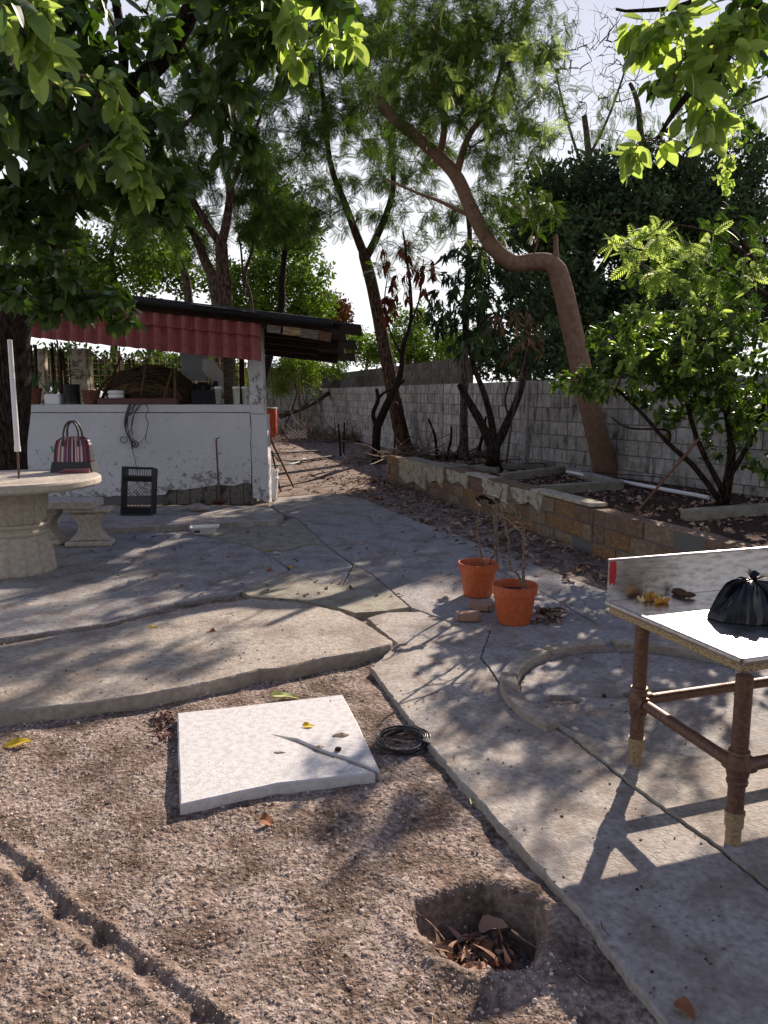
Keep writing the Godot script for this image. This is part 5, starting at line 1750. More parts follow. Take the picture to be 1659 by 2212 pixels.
func make_small_things() -> void:
	# coil of cable
	var c := g(868, 1618, -.05)
	var o := thing("cable_coil", "loose coil of black cable lying between the white slab and the path", "cable", c)
	var pts := []
	for k in 100:
		var a := k * TAU / 14.0
		var r := .088 + .014 * sin(k * .37) + .006 * sin(k * 1.3)
		pts.append(Vector3(cos(a) * r * 1.12 + .008 * sin(k * .21), .012 + .0055 * (k / 14) + .006 * sin(a * 1.0 + k * .05) + .022 * max(0.0, cos(a + .9)), sin(a) * r * .95 + .008 * cos(k * .3)))
	var s := Shape.new()
	wire(s, pts, .0042, 3, 7)
	put("cable", s.mesh(), M.cable, o)
	s = Shape.new()
	s.bar(pts[99], pts[99] + Vector3(.03, -.004, .02), .014, .012, .003)
	put("plug", s.mesh(), M.cable, o)
	# leaves that lie about, largest first
	fallen("yellow_leaf", "large yellow leaf on the soil at the left edge", 34, 1606, -.03, .125, .05, 2.85, M.yellow_leaf, .3, .1)
	fallen("yellow_leaf", "small bright yellow leaf on the white slab", 668, 1569, .014, .062, .034, .1, M.yellow_leaf, .5, .2)
	fallen("pale_leaf", "long pale green leaf on the soil at the back edge of the white slab", 615, 1503, -.04, .15, .045, .05, M.lime_leaf, .2, .06)
	fallen("brown_leaf", "curled orange brown leaf on the raised slab", 457, 1365, .037, .062, .05, .9, M.brown_leaf, .9, .3)
	fallen("yellow_leaf", "slim yellow leaf on the raised slab near its broken edge", 329, 1355, .037, .07, .026, 2.3, M.yellow_leaf, .4, .25)
	fallen("yellow_leaf", "yellow leaf standing in the paving crack below the kiosk", 581, 1191, .0, .075, .06, 1.6, M.yellow_leaf, .2, .5)
	fallen("yellow_leaf", "yellow leaf in the crack beside the mossy slab", 625, 1226, .0, .075, .045, .9, M.yellow_leaf, .3, .4)
	fallen("pale_leaf", "dry pale leaf on the paving beside the yellow one in the crack", 600, 1196, .004, .09, .05, .2, M.pale_leaf, .4, .15)
	fallen("brown_leaf", "rusty brown leaf on the dark paving left of the crack", 583, 1232, .004, .08, .05, .7, M.brown_leaf, .6, .3)
	fallen("pale_leaf", "grey curled leaf on the dark paving", 548, 1237, .004, .08, .055, 2.2, M.pale_leaf, .5, .4)
	fallen("pale_leaf", "curled pale leaf on the paving near the round table", 64, 1306, .004, .075, .06, 2.0, M.pale_leaf, .6, .4)
	fallen("pale_leaf", "small white curled leaf in the middle of the path", 768, 1250, .004, .055, .04, .1, M.pale_leaf, .6, .3)
	fallen("pale_leaf", "curled pale leaf on the path below the upper seam", 865, 1286, .004, .06, .035, .3, M.pale_leaf, .5, .25)
	fallen("yellow_leaf", "yellow leaf standing in the well cover hole beside the table leg", 1396, 1487, .0, .085, .05, -1.2, M.yellow_leaf, .2, 1.4)
	fallen("green_leaf", "green leaf caught at the edge of the path", 1022, 1732, -.02, .05, .03, 1.9, M.lime_leaf, .3, .5)
	fallen("brown_leaf", "crumpled rust coloured leaf on the soil below the white slab", 575, 1772, -.03, .05, .045, .4, M.brown_leaf, 1.0, .3)
	fallen("brown_leaf", "dark brown leaf lying on the shaded lower path", 1480, 2185, .006, .06, .04, 1.2, M.brown_leaf, .1, .05)
	fallen("dry_leaf", "large dry leaf standing in the hole", 1066, 2003, -.10, .095, .06, .5, M.dry_leaf, .15, .5)
	# nuts
	for q in [[541, 1935, "round seed casting a shadow in the middle of the soil"], [122, 2124, "left of the two pale nuts near the lower left corner"], [208, 2106, "right of the two pale nuts near the lower left corner"]]:
		s = lump_stone(Vector3(.012, .0095, .0105), int(q[0]))
		var b := put("nut", s.mesh(), M.brick, self, Transform3D(Basis(Vector3.UP, rf(0, 3)), g(q[0], q[1], -.05) + Vector3(0, .006, 0)))
		tag(b, q[2], "nut")
	for q in [[1242, 1577, .0, "white pebble at the end of the well kerb"], [1128, 1545, .0, "pebble beside the well kerb ring"], [730, 1621, .014, "dark pebble in the crack of the white slab"], [1305, 1505, -.01, "dark round pebble on the well cover"]]:
		s = lump_stone(Vector3(.014, .009, .010), int(q[0]))
		var b := put("pebble", s.mesh(), M.soil_pot if q[3].begins_with("dark") else M.white_conc, self, Transform3D(Basis(Vector3.UP, rf(0, 3)), g(q[0], q[1], q[2]) + Vector3(0, .005, 0)))
		tag(b, q[3], "pebble")
	# leaves and twigs that fill the hole
	var fill := []
	var tw := Shape.new()
	for k in 170:
		var a := rf(0, TAU)
		var r := sqrt(rng.randf()) * .125
		var q := Vector3(pit.x - .025 + cos(a) * r, 0, pit.z + .02 + sin(a) * r * .9)
		q.y = soil_height(q.x, q.z) + rf(.005, .06)
		fill.append([q, rdir() + Vector3(0, .2, 0), rdir() + Vector3.UP, rf(.45, 1.15), Color(rf(.14, .42), 0, 0)])
	for k in 60:
		var a := rf(0, TAU)
		var q := Vector3(pit.x - .02 + cos(a) * rf(0, .1), 0, pit.z + sin(a) * rf(0, .1))
		q.y = soil_height(q.x, q.z) + rf(.02, .04)
		var d := Vector3(rf(-1, 1), rf(-.1, .25), rf(-1, 1)).normalized() * rf(.04, .12)
		tw.tube(PackedVector3Array([q, q + d * .5 + rdir() * .008, q + d]), PackedFloat32Array([.0016, .0015, .001]), 4, false)
	for q in [[[1105, 2010], [1140, 2035], [1185, 2062]], [[905, 1975], [935, 2000], [960, 2030]]]:
		var run := []
		for v in q: run.append(g(v[0], v[1], -.055))
		var sm := smooth(run, 4)
		tw.tube(sm, taper(sm.size(), .003, .002), 5)
	o = thing("leaf_heap", "curled dry leaves and twigs gathered in the hole", "leaf litter", Vector3(pit.x, -.2, pit.z))
	tag(part("twigs", tw, M.dead, o), "", "", "", "stuff")
	scatter("leaves", fill, [blade(.045, .026, .6, .9, 5, .7, .3), blade(.05, .022, .9, 1.4, 6, .7, .2)], M.litter, Color(1, .62, .42), o)

# many small alike things as one piece of stuff; rows are [place, direction, facing, size, Color(brightness, 0, 0)]
func scatter(called: String, rows: Array, shapes: Array, m: Material, tint: Color, parent: Node = self) -> void:
	for v in shapes.size():
		var mm := MultiMesh.new()
		mm.transform_format = MultiMesh.TRANSFORM_3D
		mm.use_colors = true
		mm.mesh = shapes[v].mesh()
		var mine := []
		for k in rows.size():
			if k % shapes.size() == v: mine.append(rows[k])
		mm.instance_count = mine.size()
		var inv := Transform3D.IDENTITY
		if parent is Node3D and parent != self: inv = (parent as Node3D).transform.affine_inverse()
		for k in mine.size():
			var r = mine[k]
			mm.set_instance_transform(k, inv * leaf_at(r[0], r[1], r[2]).scaled_local(Vector3.ONE * r[3]))
			var b: float = r[4].r
			mm.set_instance_color(k, Color(b * tint.r, b * tint.g, b * tint.b))
		var o := MultiMeshInstance3D.new()
		o.multimesh = mm
		o.material_override = m
		o.name = numbered(called) if parent == self else called
		parent.add_child(o, true)
		tag(o, "", "", "", "stuff")

func make_litter() -> void:
	# grit on the bare soil
	var rows := []
	for k in 26000:
		var d := rf(1.5, 4.4)
		var z := -d
		var x := rf(-.56, .30) * d
		if x > -0.05 + (d - 1.6) * -.02 + .55 * (3.0 - d) * .0 + path_left(z) - .03: continue
		rows.append([Vector3(x, soil_height(x, z) + .0005, z), rdir(), rdir(), rf(.35, .9) + pow(rng.randf(), 9.0) * 2.0, Color(rf(.16, .6), 0, 0)])
	var stones := []
	for k in 3:
		var s := lump_stone(Vector3(.0032, .0022, .0028), k + 9, 6, 4)
		stones.append(s)
	scatter("soil_grit", rows, stones, M.stonebit, Color(1, .80, .66))
	# straws and needles on soil and paving
	rows = []
	for k in 420:
		var d := rf(1.6, 9.0)
		var x := rf(-.52, .5) * d
		var y: float = max(soil_height(x, -d), -.05) + .004 if x < path_left(-d) and d < 4 else .006
		var a := rf(0, TAU)
		rows.append([Vector3(x, y + (.03 if (d > 3.2 and d < 4.9 and x < 0) else 0.0), -d), Vector3(cos(a), rf(-.03, .08), sin(a)), Vector3.UP, rf(.4, 1.4), Color(rf(.10, .40), 0, 0)])
	var st := Shape.new()
	st.tube(PackedVector3Array([Vector3(0, 0, 0), Vector3(.004, .02, 0), Vector3(0, .045, .001)]), PackedFloat32Array([.0012, .0012, .0008]), 4, false)
	scatter("fallen_needles", rows, [st], M.litter, Color(1, .72, .5))
	# dry leaves: along the bed, on the path, in the plots and behind the kiosk
	rows = []
	for k in 2600:
		var q := Vector3.ZERO
		var pick := rng.randf()
		if pick < .30:      # strip between the path and the bed
			var t := rf(0, 1)
			var b := Vector3(.0, 0, -13.0).lerp(Vector3(2.3, 0, -5.4), t)
			var w: float = pow(rng.randf(), 1.6)
			q = b - Vector3(.12 + w * 1.0, 0, w * .25)
			q.y = .0
		elif pick < .62:    # plots of the bed
			var t := rf(0, 1)
			var u := rf(.1, .95)
			q = Vector3(.3, 0, -12.7).lerp(Vector3(2.3, 0, -6.0), t).lerp(Vector3(1.9, 0, -13.0).lerp(Vector3(4.6, 0, -7.0), t), u)
			q.y = .306
		elif pick < .93:    # path behind the kiosk
			var d := rf(10.5, 26.0)
			q = Vector3(lerp(-.165, .0, rng.randf()) * d + rf(0, .8), .0, -d)
		else:
			var d := rf(5.0, 9.4)
			q = Vector3(rf(-.42, .15) * d, .006, -d)
		if q.y < .2 and q.z < -9.0: q.y = soil_height(q.x, q.z)
		var a := rf(0, TAU)
		rows.append([q + Vector3(0, .006, 0), Vector3(cos(a), rf(-.1, .5), sin(a)), Vector3(rf(-.5, .5), 1, rf(-.5, .5)), rf(.6, 1.5) * (1.0 if pick < .93 else .6), Color(rf(.10, .42), 0, 0)])
	scatter("leaf_litter", rows, [blade(.075, .04, .5, .6, 5, .7, .3), blade(.085, .034, .8, 1.1, 5, .7, .2), blade(.06, .04, .3, .3, 4, .7, .4)], M.litter, Color(1, .68, .5))
	# crumbs of leaf and bark on the paving and the soil
	rows = []
	for k in 1500:
		var d := rf(1.6, 9.2) if k % 3 else rf(1.6, 4.0)
		var x := rf(-.54, .5) * d
		var y := .003
		if x < path_left(-d) and d < 4.0 - x * .1: y = soil_height(x, -d) + .002
		if d > 3.35 and d < 4.9 and x < -.1 and x < -.1 - (d - 4.2) * 1.5: y = .039
		var a := rf(0, TAU)
		rows.append([Vector3(x, y, -d), Vector3(cos(a), rf(-.05, .2), sin(a)), Vector3(rf(-.3, .3), 1, rf(-.3, .3)), rf(.3, 1.1) * (.6 + d * .09), Color(rf(.03, .22), 0, 0)])
	scatter("leaf_crumbs", rows, [blade(.022, .010, .5, .5, 3, .7, .3), blade(.016, .012, .3, .8, 3, .7, .3)], M.litter, Color(1, .72, .55))
	# small heap beside the pot
	rows = []
	for k in 60:
		var q := g(rf(1155, 1215), rf(1322, 1350), .004) + Vector3(0, rf(0, .035), 0)
		rows.append([q, rdir() + Vector3(0, .2, 0), Vector3(rf(-.5, .5), 1, rf(-.5, .5)), rf(.6, 1.2), Color(rf(.12, .3), 0, 0)])
	var rows2 := []
	for k in 70:
		var q := g(rf(335, 378), rf(1540, 1600), -.03) + Vector3(0, rf(0, .02), 0)
		rows2.append([q, rdir() + Vector3(0, .2, 0), Vector3(rf(-.5, .5), 1, rf(-.5, .5)), rf(.3, .7), Color(rf(.05, .2), 0, 0)])
	var l2 := thing("leaf_heap", "dark crumbled leaves against the left corner of the white slab", "leaf litter", g(355, 1570, -.03))
	scatter("leaves", rows2, [blade(.05, .03, .7, .9, 5, .7, .3)], M.litter, Color(1, .55, .42), l2)
	var lh := thing("leaf_heap", "small heap of dry brown leaves beside the front pot", "leaf litter", g(1185, 1335, .004))
	scatter("leaves", rows, [blade(.06, .034, .7, .9, 5, .7, .3)], M.litter, Color(1, .66, .5), lh)

func path_left(z: float) -> float:
	var d := -z
	var pts := [[1.4, .72], [1.66, .57], [1.93, .50], [2.25, .42], [2.6, .28], [2.9, .16], [3.2, .08], [3.6, .0], [4.0, -.06], [5.0, -.1]]
	for k in pts.size() - 1:
		if d < pts[k + 1][0]: return lerp(pts[k][1], pts[k + 1][1], clamp((d - pts[k][0]) / (pts[k + 1][0] - pts[k][0]), 0.0, 1.0))
	return -.1

# ---------------------------------------------------------------- trees
# a feather-like leaf: pairs of narrow leaflets along a bent rib, along +y
func frond(length: float, pairs: int, pl: float, pw: float, droop := .25, lift := .55) -> Shape:
	var s := Shape.new()
	for k in pairs:
		var t := (k + .6) / pairs
		var y := length * t
		var z := -droop * length * t * t
		var w := pl * sin(PI * (.18 + .72 * t)) 
		for sg in [-1.0, 1.0]:
			var a := Vector3(0, y, z)
			var tip := a + Vector3(sg * w * .86, w * lift, -w * .22)
			var mid := a.lerp(tip, .5)
			var nn := Vector3(sg * .25, -.1, 1).normalized()
			var off := Vector3(-sg * lift, 1, 0).normalized() * pw * .5
			var b := s.p.size()
			s.p.append_array([a, mid + off, tip, mid - off])
			s.n.append_array([nn, nn, nn, nn])
			s.ix.append_array([b, b + 1, b + 2, b, b + 2, b + 3])
	var b2 := s.p.size()
	var r := length * .008
	s.p.append_array([Vector3(-r, 0, 0), Vector3(r, 0, 0), Vector3(0, length, -droop * length)])
	s.n.append_array([Vector3.BACK, Vector3.BACK, Vector3.BACK])
	s.ix.append_array([b2, b2 + 1, b2 + 2])
	return s

# a bunch of small leaves on one stalk, for crowns far away
func bunch(n: int, ll: float, lw: float, rad: float, sd: int) -> Shape:
	var s := Shape.new()
	var r := RandomNumberGenerator.new()
	r.seed = sd
	for k in n:
		var a := r.randf() * TAU
		var d := Vector3(cos(a), r.randf_range(-.5, .9), sin(a)).normalized()
		var o := d * rad * r.randf_range(.1, .8) + Vector3(0, rad * .6, 0)
		var nn := Vector3(r.randf_range(-1, 1), r.randf_range(.2, 1.2), r.randf_range(-1, 1)).normalized()
		var side := d.cross(nn).normalized()
		nn = side.cross(d).normalized()
		var b := s.p.size()
		s.p.append_array([o, o + d * ll * .5 + side * lw * .5, o + d * ll, o + d * ll * .5 - side * lw * .5])
		s.n.append_array([nn, nn, nn, nn])
		s.ix.append_array([b, b + 1, b + 2, b, b + 2, b + 3])
	return s

func tree(called: String, label: String, cat: String, limbs: Array, blobs: Array, L: Dictionary, group := "") -> Node3D:
	var first = limbs[0][0][0]
	var base: Vector3 = first if first is Vector3 else at(first[0], first[1], first[2])
	var o := thing(called, label, cat, base, 0, group)
	var pos := PackedVector3Array()
	var par := PackedInt32Array()
	var cnt := PackedFloat32Array()
	var bark: Material = L.get("bark", M.bark_dark)
	for l in limbs:
		var pts := []
		for q in l[0]: pts.append(q if q is Vector3 else at(q[0], q[1], q[2]))
		var run := smooth(pts, 6, L.get("wob", .03))
		var s := Shape.new()
		var rad := taper(run.size(), l[1], l[2], .85)
		if l == limbs[0] and L.get("flare", true):
			for k in min(5, rad.size()): rad[k] *= 1.0 + .35 * pow(1.0 - k / 5.0, 2.0)
		s.tube(run, rad, L.get("sides", 10), true, L.get("rough", .12), nz)
		part("trunk" if l == limbs[0] else "limb", s, l[3] if l.size() > 3 else bark, o)
		for k in run.size():
			if k > 0:      # places to branch from, not too far apart
				var step: float = run[k].distance_to(run[k - 1])
				for e in int(clamp(step / .25, 1, 6)):
					pos.append(run[k - 1].lerp(run[k], (e + 1.0) / int(clamp(step / .25, 1, 6))))
					par.append(-1)
					cnt.append(0)
	var low: int = int(pos.size() * L.get("bare", .25))
	var tips := []
	for b in blobs:
		var c: Vector3 = b[0] if b[0] is Vector3 else at(b[0], b[1], b[2])
		var sx: float = b[3] if b[0] is Vector3 else b[3] / F * b[2]
		var sy: float = b[4] if b[0] is Vector3 else b[4] / F * b[2]
		for k in b[6]:
			var v := rdir() * pow(rng.randf(), .42)
			var p := c + Vector3(v.x * sx, v.y * sy, v.z * b[5])
			if p.y < .25: p.y = .25 + rng.randf() * .2
			var best := 1e9
			for i in range(low, pos.size()): best = min(best, pos[i].distance_squared_to(p))
			tips.append([best, p])
	tips.sort_custom(func(a, b): return a[0] < b[0])
	var droop: float = L.get("droop", .1)
	var chains := []
	for t in tips:
		var p: Vector3 = t[1]
		var best := 1e9
		var at_i := low
		for i in range(low, pos.size()):
			var dd := pos[i].distance_squared_to(p)
			if dd < best:
				best = dd
				at_i = i
		var a := pos[at_i]
		var len := sqrt(best)
		var k0 := at_i
		var n: int = clamp(int(len / .3) + 2, 3, 7)
		var chain := [at_i]
		var bend: Vector3 = rdir() * len * L.get("bend", .12)
		for j in n:
			var u := (j + 1.0) / n
			var q := a.lerp(p, u) + bend * sin(PI * u) + Vector3(0, len * droop * sin(PI * u), 0)
			pos.append(q)
			par.append(k0)
			cnt.append(1.0 if j == n - 1 else 0.0)
			k0 = pos.size() - 1
			chain.append(k0)
		chains.append(chain)
	for i in range(pos.size() - 1, -1, -1):
		if par[i] >= 0: cnt[par[i]] += cnt[i]
	var tw := Shape.new()
	var tr: float = L.get("twig", .004)
	var rows := []
	var per: int = L.get("per", 8)
	for ch in chains:
		var run := PackedVector3Array()
		var rad := PackedFloat32Array()
		for i in ch:
			run.append(pos[i])
			rad.append(tr * pow(max(1.0, cnt[i] if par[i] >= 0 else cnt[ch[1]]), .42))
		rad[rad.size() - 1] = tr * .5
		tw.tube(run, rad, 4, false)
		var m := run.size()
		var leafrun: float = L.get("leafrun", .65)
		for k in per:
			var u := 1.0 - leafrun * pow(rng.randf(), 1.2)
			var f := u * (m - 1)
			var i0: int = min(int(f), m - 2)
			var q := run[i0].lerp(run[i0 + 1], f - i0)
			var along := (run[i0 + 1] - run[i0]).normalized()
			var d := (along * rf(.1, .9) + rdir() * rf(.5, 1.0) + Vector3(0, L.get("hang", -.15), 0)).normalized()
			q += rdir() * L.get("loose", .03)
			rows.append([q, d, (Vector3.UP * L.get("flat", 1.0) + rdir() * .8), rf(L.size[0], L.size[1]), rng.randf()])
	if tw.p.size() > 0: tag(part("twigs", tw, L.get("twigmat", M.twig), o), "", "", "", "stuff")
	if rows.is_empty(): return o
	var lo: Color = L.lo
	var hi: Color = L.hi
	var shapes: Array = L.shapes
	# the leaves that show largest are pieces of their own
	var single: int = L.get("singles", 0)
	if single > 0:
		var seen := []
		for r in rows:
			var e: Vector3 = r[0] - EYE
			var fx: float = e.x / -e.z
			var fy := (e.y * cos(TILT) + e.z * -sin(TILT)) / (-e.z * cos(TILT) - e.y * sin(TILT))
			r.append(1e9 if e.z > -.3 or abs(fx) > .5 or abs(fy) > .66 else e.length())
		rows.sort_custom(func(a, b): return a[5] < b[5])
		var ms := []
		for k in 5:
			var m: StandardMaterial3D = (L.mat as StandardMaterial3D).duplicate()
			m.vertex_color_use_as_albedo = false
			m.albedo_color = lo.lerp(hi, k / 4.0).linear_to_srgb()
			ms.append(m)
		var made := []
		for q in shapes: made.append(q.mesh())
		for k in min(single, rows.size()):
			var r = rows[k]
			var xf := leaf_at(r[0], r[1], r[2]).scaled_local(Vector3.ONE * r[3])
			xf.origin -= base
			put("leaf", made[k % made.size()], ms[int(r[4] * 4.99)], o, xf)
		rows = rows.slice(min(single, rows.size()))
	for v in shapes.size():
		var buf := PackedFloat32Array()
		var n := 0
		for k in range(v, rows.size(), shapes.size()):
			var r = rows[k]
			var xf := leaf_at(r[0], r[1], r[2])
			var B := xf.basis
			var z: float = r[3]
			var og: Vector3 = xf.origin - base
			var c := lo.lerp(hi, r[4])
			buf.append_array([B.x.x * z, B.y.x * z, B.z.x * z, og.x, B.x.y * z, B.y.y * z, B.z.y * z, og.y, B.x.z * z, B.y.z * z, B.z.z * z, og.z, c.r, c.g, c.b, 1.0])
			n += 1
		if n == 0: continue
		var mm := MultiMesh.new()
		mm.transform_format = MultiMesh.TRANSFORM_3D
		mm.use_colors = true
		mm.mesh = shapes[v].mesh()
		mm.instance_count = n
		mm.buffer = buf
		var cr := MultiMeshInstance3D.new()
		cr.multimesh = mm
		cr.material_override = L.mat
		cr.name = "crown"
		o.add_child(cr, true)
		tag(cr, "", "", "", "stuff")
	return o

func make_trees() -> void:
	var big := [blade(.15, .082, .16, .14, 8, .84, .04), blade(.14, .072, .24, .08, 8, .84, .06), blade(.12, .068, .10, .22, 8, .84, .04)]
	var feather := [frond(.24, 13, .070, .011), frond(.20, 12, .062, .011, .4)]
	var narrow := [blade(.19, .035, .2, .35, 4, .7), blade(.16, .032, .3, .2, 4, .7)]
	var citrus := [blade(.10, .046, .25, .15, 5, .8), blade(.085, .042, .15, .2, 5, .8)]
	var round_leaf := [blade(.06, .055, .15, .2, 4, .5), blade(.05, .045, .3, .1, 4, .5)]
	var far_bunch := [bunch(9, .10, .05, .16, 1), bunch(9, .09, .05, .18, 2), bunch(7, .12, .05, .15, 3)]
	var g_lo := Color(.070, .115, .036)
	var g_hi := Color(.092, .152, .038)

	# big-leaved tree on the left
	var t1 := at(22, 1157, 7.6)
	t1.y = 0
	tree("shade_tree", "large-leaved shade tree with a dark trunk behind the round stone table", "tree",
		[[[t1, [18, 1000, 7.6], [22, 860, 7.6], [20, 740, 7.55], [35, 655, 7.4]], .20, .17],
		[[[35, 655, 7.4], [100, 612, 7.25], [132, 520, 7.1], [155, 420, 6.9], [190, 300, 6.6], [205, 180, 6.3]], .10, .04],
		[[[152, 440, 6.95], [205, 335, 6.6], [262, 220, 6.2], [350, 130, 5.8], [420, 10, 5.4], [490, -130, 5.0]], .085, .06],
		[[[20, 740, 7.55], [-40, 500, 7.0], [-80, 250, 6.2], [-60, 0, 5.0]], .12, .05],
		[[[262, 220, 6.2], [268, 120, 6.0], [250, 0, 5.6]], .05, .03],
		[[[60, 640, 7.3], [120, 630, 6.3], [230, 650, 5.9]], .03, .010],
		[[[420, 10, 5.4], [560, -40, 4.9], [700, -20, 4.5]], .03, .012],
		[[[-60, 0, 5.0], [-20, -40, 3.8], [30, -30, 3.2]], .03, .012],
		[[[-80, 250, 6.2], Vector3(-2.6, 5.0, -2.6), Vector3(-1.2, 5.8, .2), Vector3(.2, 6.0, 2.2)], .09, .03],
		[[Vector3(-2.6, 5.0, -2.6), Vector3(-3.6, 5.6, .4), Vector3(-4.2, 5.6, 3.0)], .07, .03]],
		[[110, 120, 5.6, 180, 150, 1.2, 90], [300, 70, 5.6, 150, 100, 1.0, 42], [90, 300, 5.2, 130, 130, 1.0, 70], [270, 320, 5.0, 110, 110, .8, 54], [320, 420, 5.0, 70, 60, .6, 20], [60, 470, 5.5, 90, 110, .8, 52],
		[190, 655, 5.9, 110, 48, .5, 28], [40, 630, 5.8, 70, 70, .5, 22], [560, 50, 4.8, 150, 70, .7, 40], [480, 190, 5.2, 90, 80, .7, 22], [690, 70, 4.5, 90, 60, .6, 16], [30, 30, 3.2, 60, 60, .4, 10], [500, 300, 5.5, 60, 60, .5, 8], [-150, 200, 5.0, 150, 250, 1.0, 60], [Vector3(-2.2, 5.8, .4), 0, 0, 2.8, 1.0, 3.0, 260], [Vector3(.4, 6.4, 2.6), 0, 0, 2.8, .9, 2.6, 190], [Vector3(-4.5, 5.2, 1.0), 0, 0, 2.2, 1.6, 3.2, 190], [Vector3(-2.0, 6.7, -4.6), 0, 0, 3.0, .8, 2.8, 230], [Vector3(1.6, 7.0, -3.6), 0, 0, 2.6, .8, 2.6, 190]],
		{"shapes": big, "mat": M.leaf, "lo": g_lo, "hi": g_hi, "per": 9, "size": [.75, 1.15], "singles": 300, "bark": M.bark_dark, "rough": .22, "twig": .0035, "leafrun": .5, "hang": -.3, "sides": 16})

	# slim trees behind the kiosk
	var fe := {"shapes": feather, "mat": M.leaf_soft, "lo": Color(.040, .070, .020), "hi": Color(.12, .18, .045), "per": 11, "size": [.8, 1.4], "bark": M.bark_umber, "twig": .0032, "leafrun": .8, "hang": -.2, "loose": .06}
	tree("forked_tree", "slender brown tree forking above the kiosk roof", "tree",
		[[[Vector3(-2.87, 0, -14), [487, 660, 14], [481, 580, 14], [478, 525, 14]], .13, .105],
		[[[478, 525, 14], [492, 470, 14], [495, 400, 14], [470, 300, 14], [432, 180, 14], [400, 80, 14]], .085, .035],
		[[[495, 420, 14], [520, 352, 14], [552, 285, 14], [572, 225, 14]], .05, .018],
		[[[478, 530, 14], [440, 470, 14], [400, 400, 14], [375, 330, 14], [352, 250, 14]], .075, .03]],
		[[470, 300, 14, 130, 150, 1.5, 100], [380, 420, 14.5, 90, 110, 1.2, 55], [555, 430, 15, 70, 100, 1, 42], [470, 110, 14, 150, 120, 1.5, 80], [620, 480, 15, 60, 50, .8, 30]], fe, "slim trees behind the kiosk")
	tree("slim_tree", "slim grey tree leaning left behind the kiosk, left of the fork", "tree",
		[[[Vector3(-3.35, 0, -15.5), [468, 655, 15.5], [442, 560, 15.5], [405, 480, 15.5], [372, 400, 15.5], [345, 300, 15.5]], .13, .045]],
		[[350, 330, 15.5, 100, 110, 1.2, 60], [420, 520, 16, 70, 60, 1, 30]], fe.merged({"bark": M.bark_grey}, true), "slim trees behind the kiosk")
	tree("slim_tree", "second slim grey tree behind the kiosk roof, farther left", "tree",
		[[[Vector3(-4.1, 0, -16.5), [408, 655, 16.5], [388, 560, 16.5], [358, 480, 16.5], [335, 380, 16.5]], .11, .045]],
		[[300, 430, 16.5, 110, 90, 1.2, 60]], fe.merged({"bark": M.bark_grey}, true), "slim trees behind the kiosk")
	tree("slim_tree", "thin crooked sapling right of the forked tree behind the kiosk", "tree",
		[[[Vector3(-2.85, 0, -16.2), [543, 680, 16.2], [528, 600, 16.2], [545, 540, 16.2], [552, 460, 16.2], [540, 400, 16.2]], .05, .02], [[[527, 640, 16.2], [522, 560, 16.2], [515, 500, 16.2]], .03, .015]],
		[[560, 470, 16.2, 70, 70, .9, 36]], fe.merged({"bark": M.bark_grey}, true), "slim trees behind the kiosk")

	# leaning brown trunk in the middle
	tree("leaning_tree", "tall feathery tree with a leaning reddish brown trunk before the far wall", "tree",
		[[[Vector3(.52, 0, -17.5), [862, 920, 17.5], [832, 760, 17.5], [805, 620, 17.5], [786, 545, 17.5]], .185, .12],
		[[[786, 545, 17.5], [748, 450, 17.3], [716, 360, 17.1], [702, 250, 16.8], [690, 130, 16.5]], .10, .03],
		[[[790, 560, 17.5], [832, 470, 17.3], [850, 390, 17.0], [842, 260, 16.6], [870, 120, 16.2]], .09, .03],
		[[[875, 965, 17.4], [862, 900, 17.2], [852, 870, 17.0]], .07, .05]],
		[[735, 240, 16.8, 170, 180, 2.0, 170], [880, 150, 16.3, 190, 170, 2.2, 180], [630, 200, 16.5, 120, 190, 1.6, 110], [705, 430, 17, 100, 90, 1.3, 60], [880, 540, 16.6, 90, 90, 1.0, 26], [870, 400, 16.8, 100, 100, 1.3, 46], [760, 40, 16.5, 170, 80, 1.6, 70]],
		fe.merged({"lo": Color(.032, .058, .018), "hi": Color(.11, .165, .042), "bark": M.bark_umber}, true))

	# smooth bent tree by the wall
	tree("bent_tree", "smooth brown tree with a sharply bent trunk growing from the garden bed", "tree",
		[[[g(1312, 1028, .3), [1272, 870, 10], [1240, 730, 10], [1217, 630, 10], [1203, 582, 10]], .145, .125],
		[[[1206, 588, 10], [1185, 568, 10], [1150, 566, 10], [1108, 568, 10], [1062, 530, 10], [1022, 460, 10], [988, 385, 10], [950, 340, 10], [890, 288, 10], [840, 245, 10], [800, 180, 10]], .125, .06],
		[[[1203, 580, 10], [1201, 545, 10], [1200, 507, 10]], .04, .028],
		[[[1030, 475, 10], [962, 440, 10.1], [890, 412, 10.2], [830, 385, 10.3]], .03, .012],
		[[[985, 385, 10], [1010, 300, 9.9], [1060, 220, 9.8], [1090, 120, 9.7]], .05, .02],
		[[[950, 340, 10], [960, 250, 10.1], [930, 150, 10.2], [950, 40, 10.2]], .05, .02],
		[[[1140, 568, 10], [1160, 530, 9.95], [1155, 480, 9.9], [1165, 440, 9.85]], .012, .006]],
		[[1000, 180, 10, 190, 160, 1.6, 190], [1110, 250, 9.8, 115, 120, 1.3, 100], [870, 230, 10.3, 140, 140, 1.4, 100], [1080, 80, 9.8, 140, 90, 1.5, 100], [1080, 410, 9.9, 60, 60, .6, 26], [930, 70, 10.2, 150, 90, 1.5, 90], [1170, 450, 9.8, 45, 35, .4, 8], [1120, 480, 9.8, 60, 40, .4, 10]],
		{"shapes": [frond(.22, 13, .060, .0095), frond(.18, 12, .052, .009, .4)], "mat": M.leaf_soft, "lo": Color(.045, .075, .022), "hi": Color(.135, .19, .05), "per": 14, "size": [.5, .95], "singles": 300, "bark": M.bark_brown, "rough": .03, "twig": .0028, "leafrun": .8, "hang": -.2, "loose": .05, "sides": 14, "wob": .0})

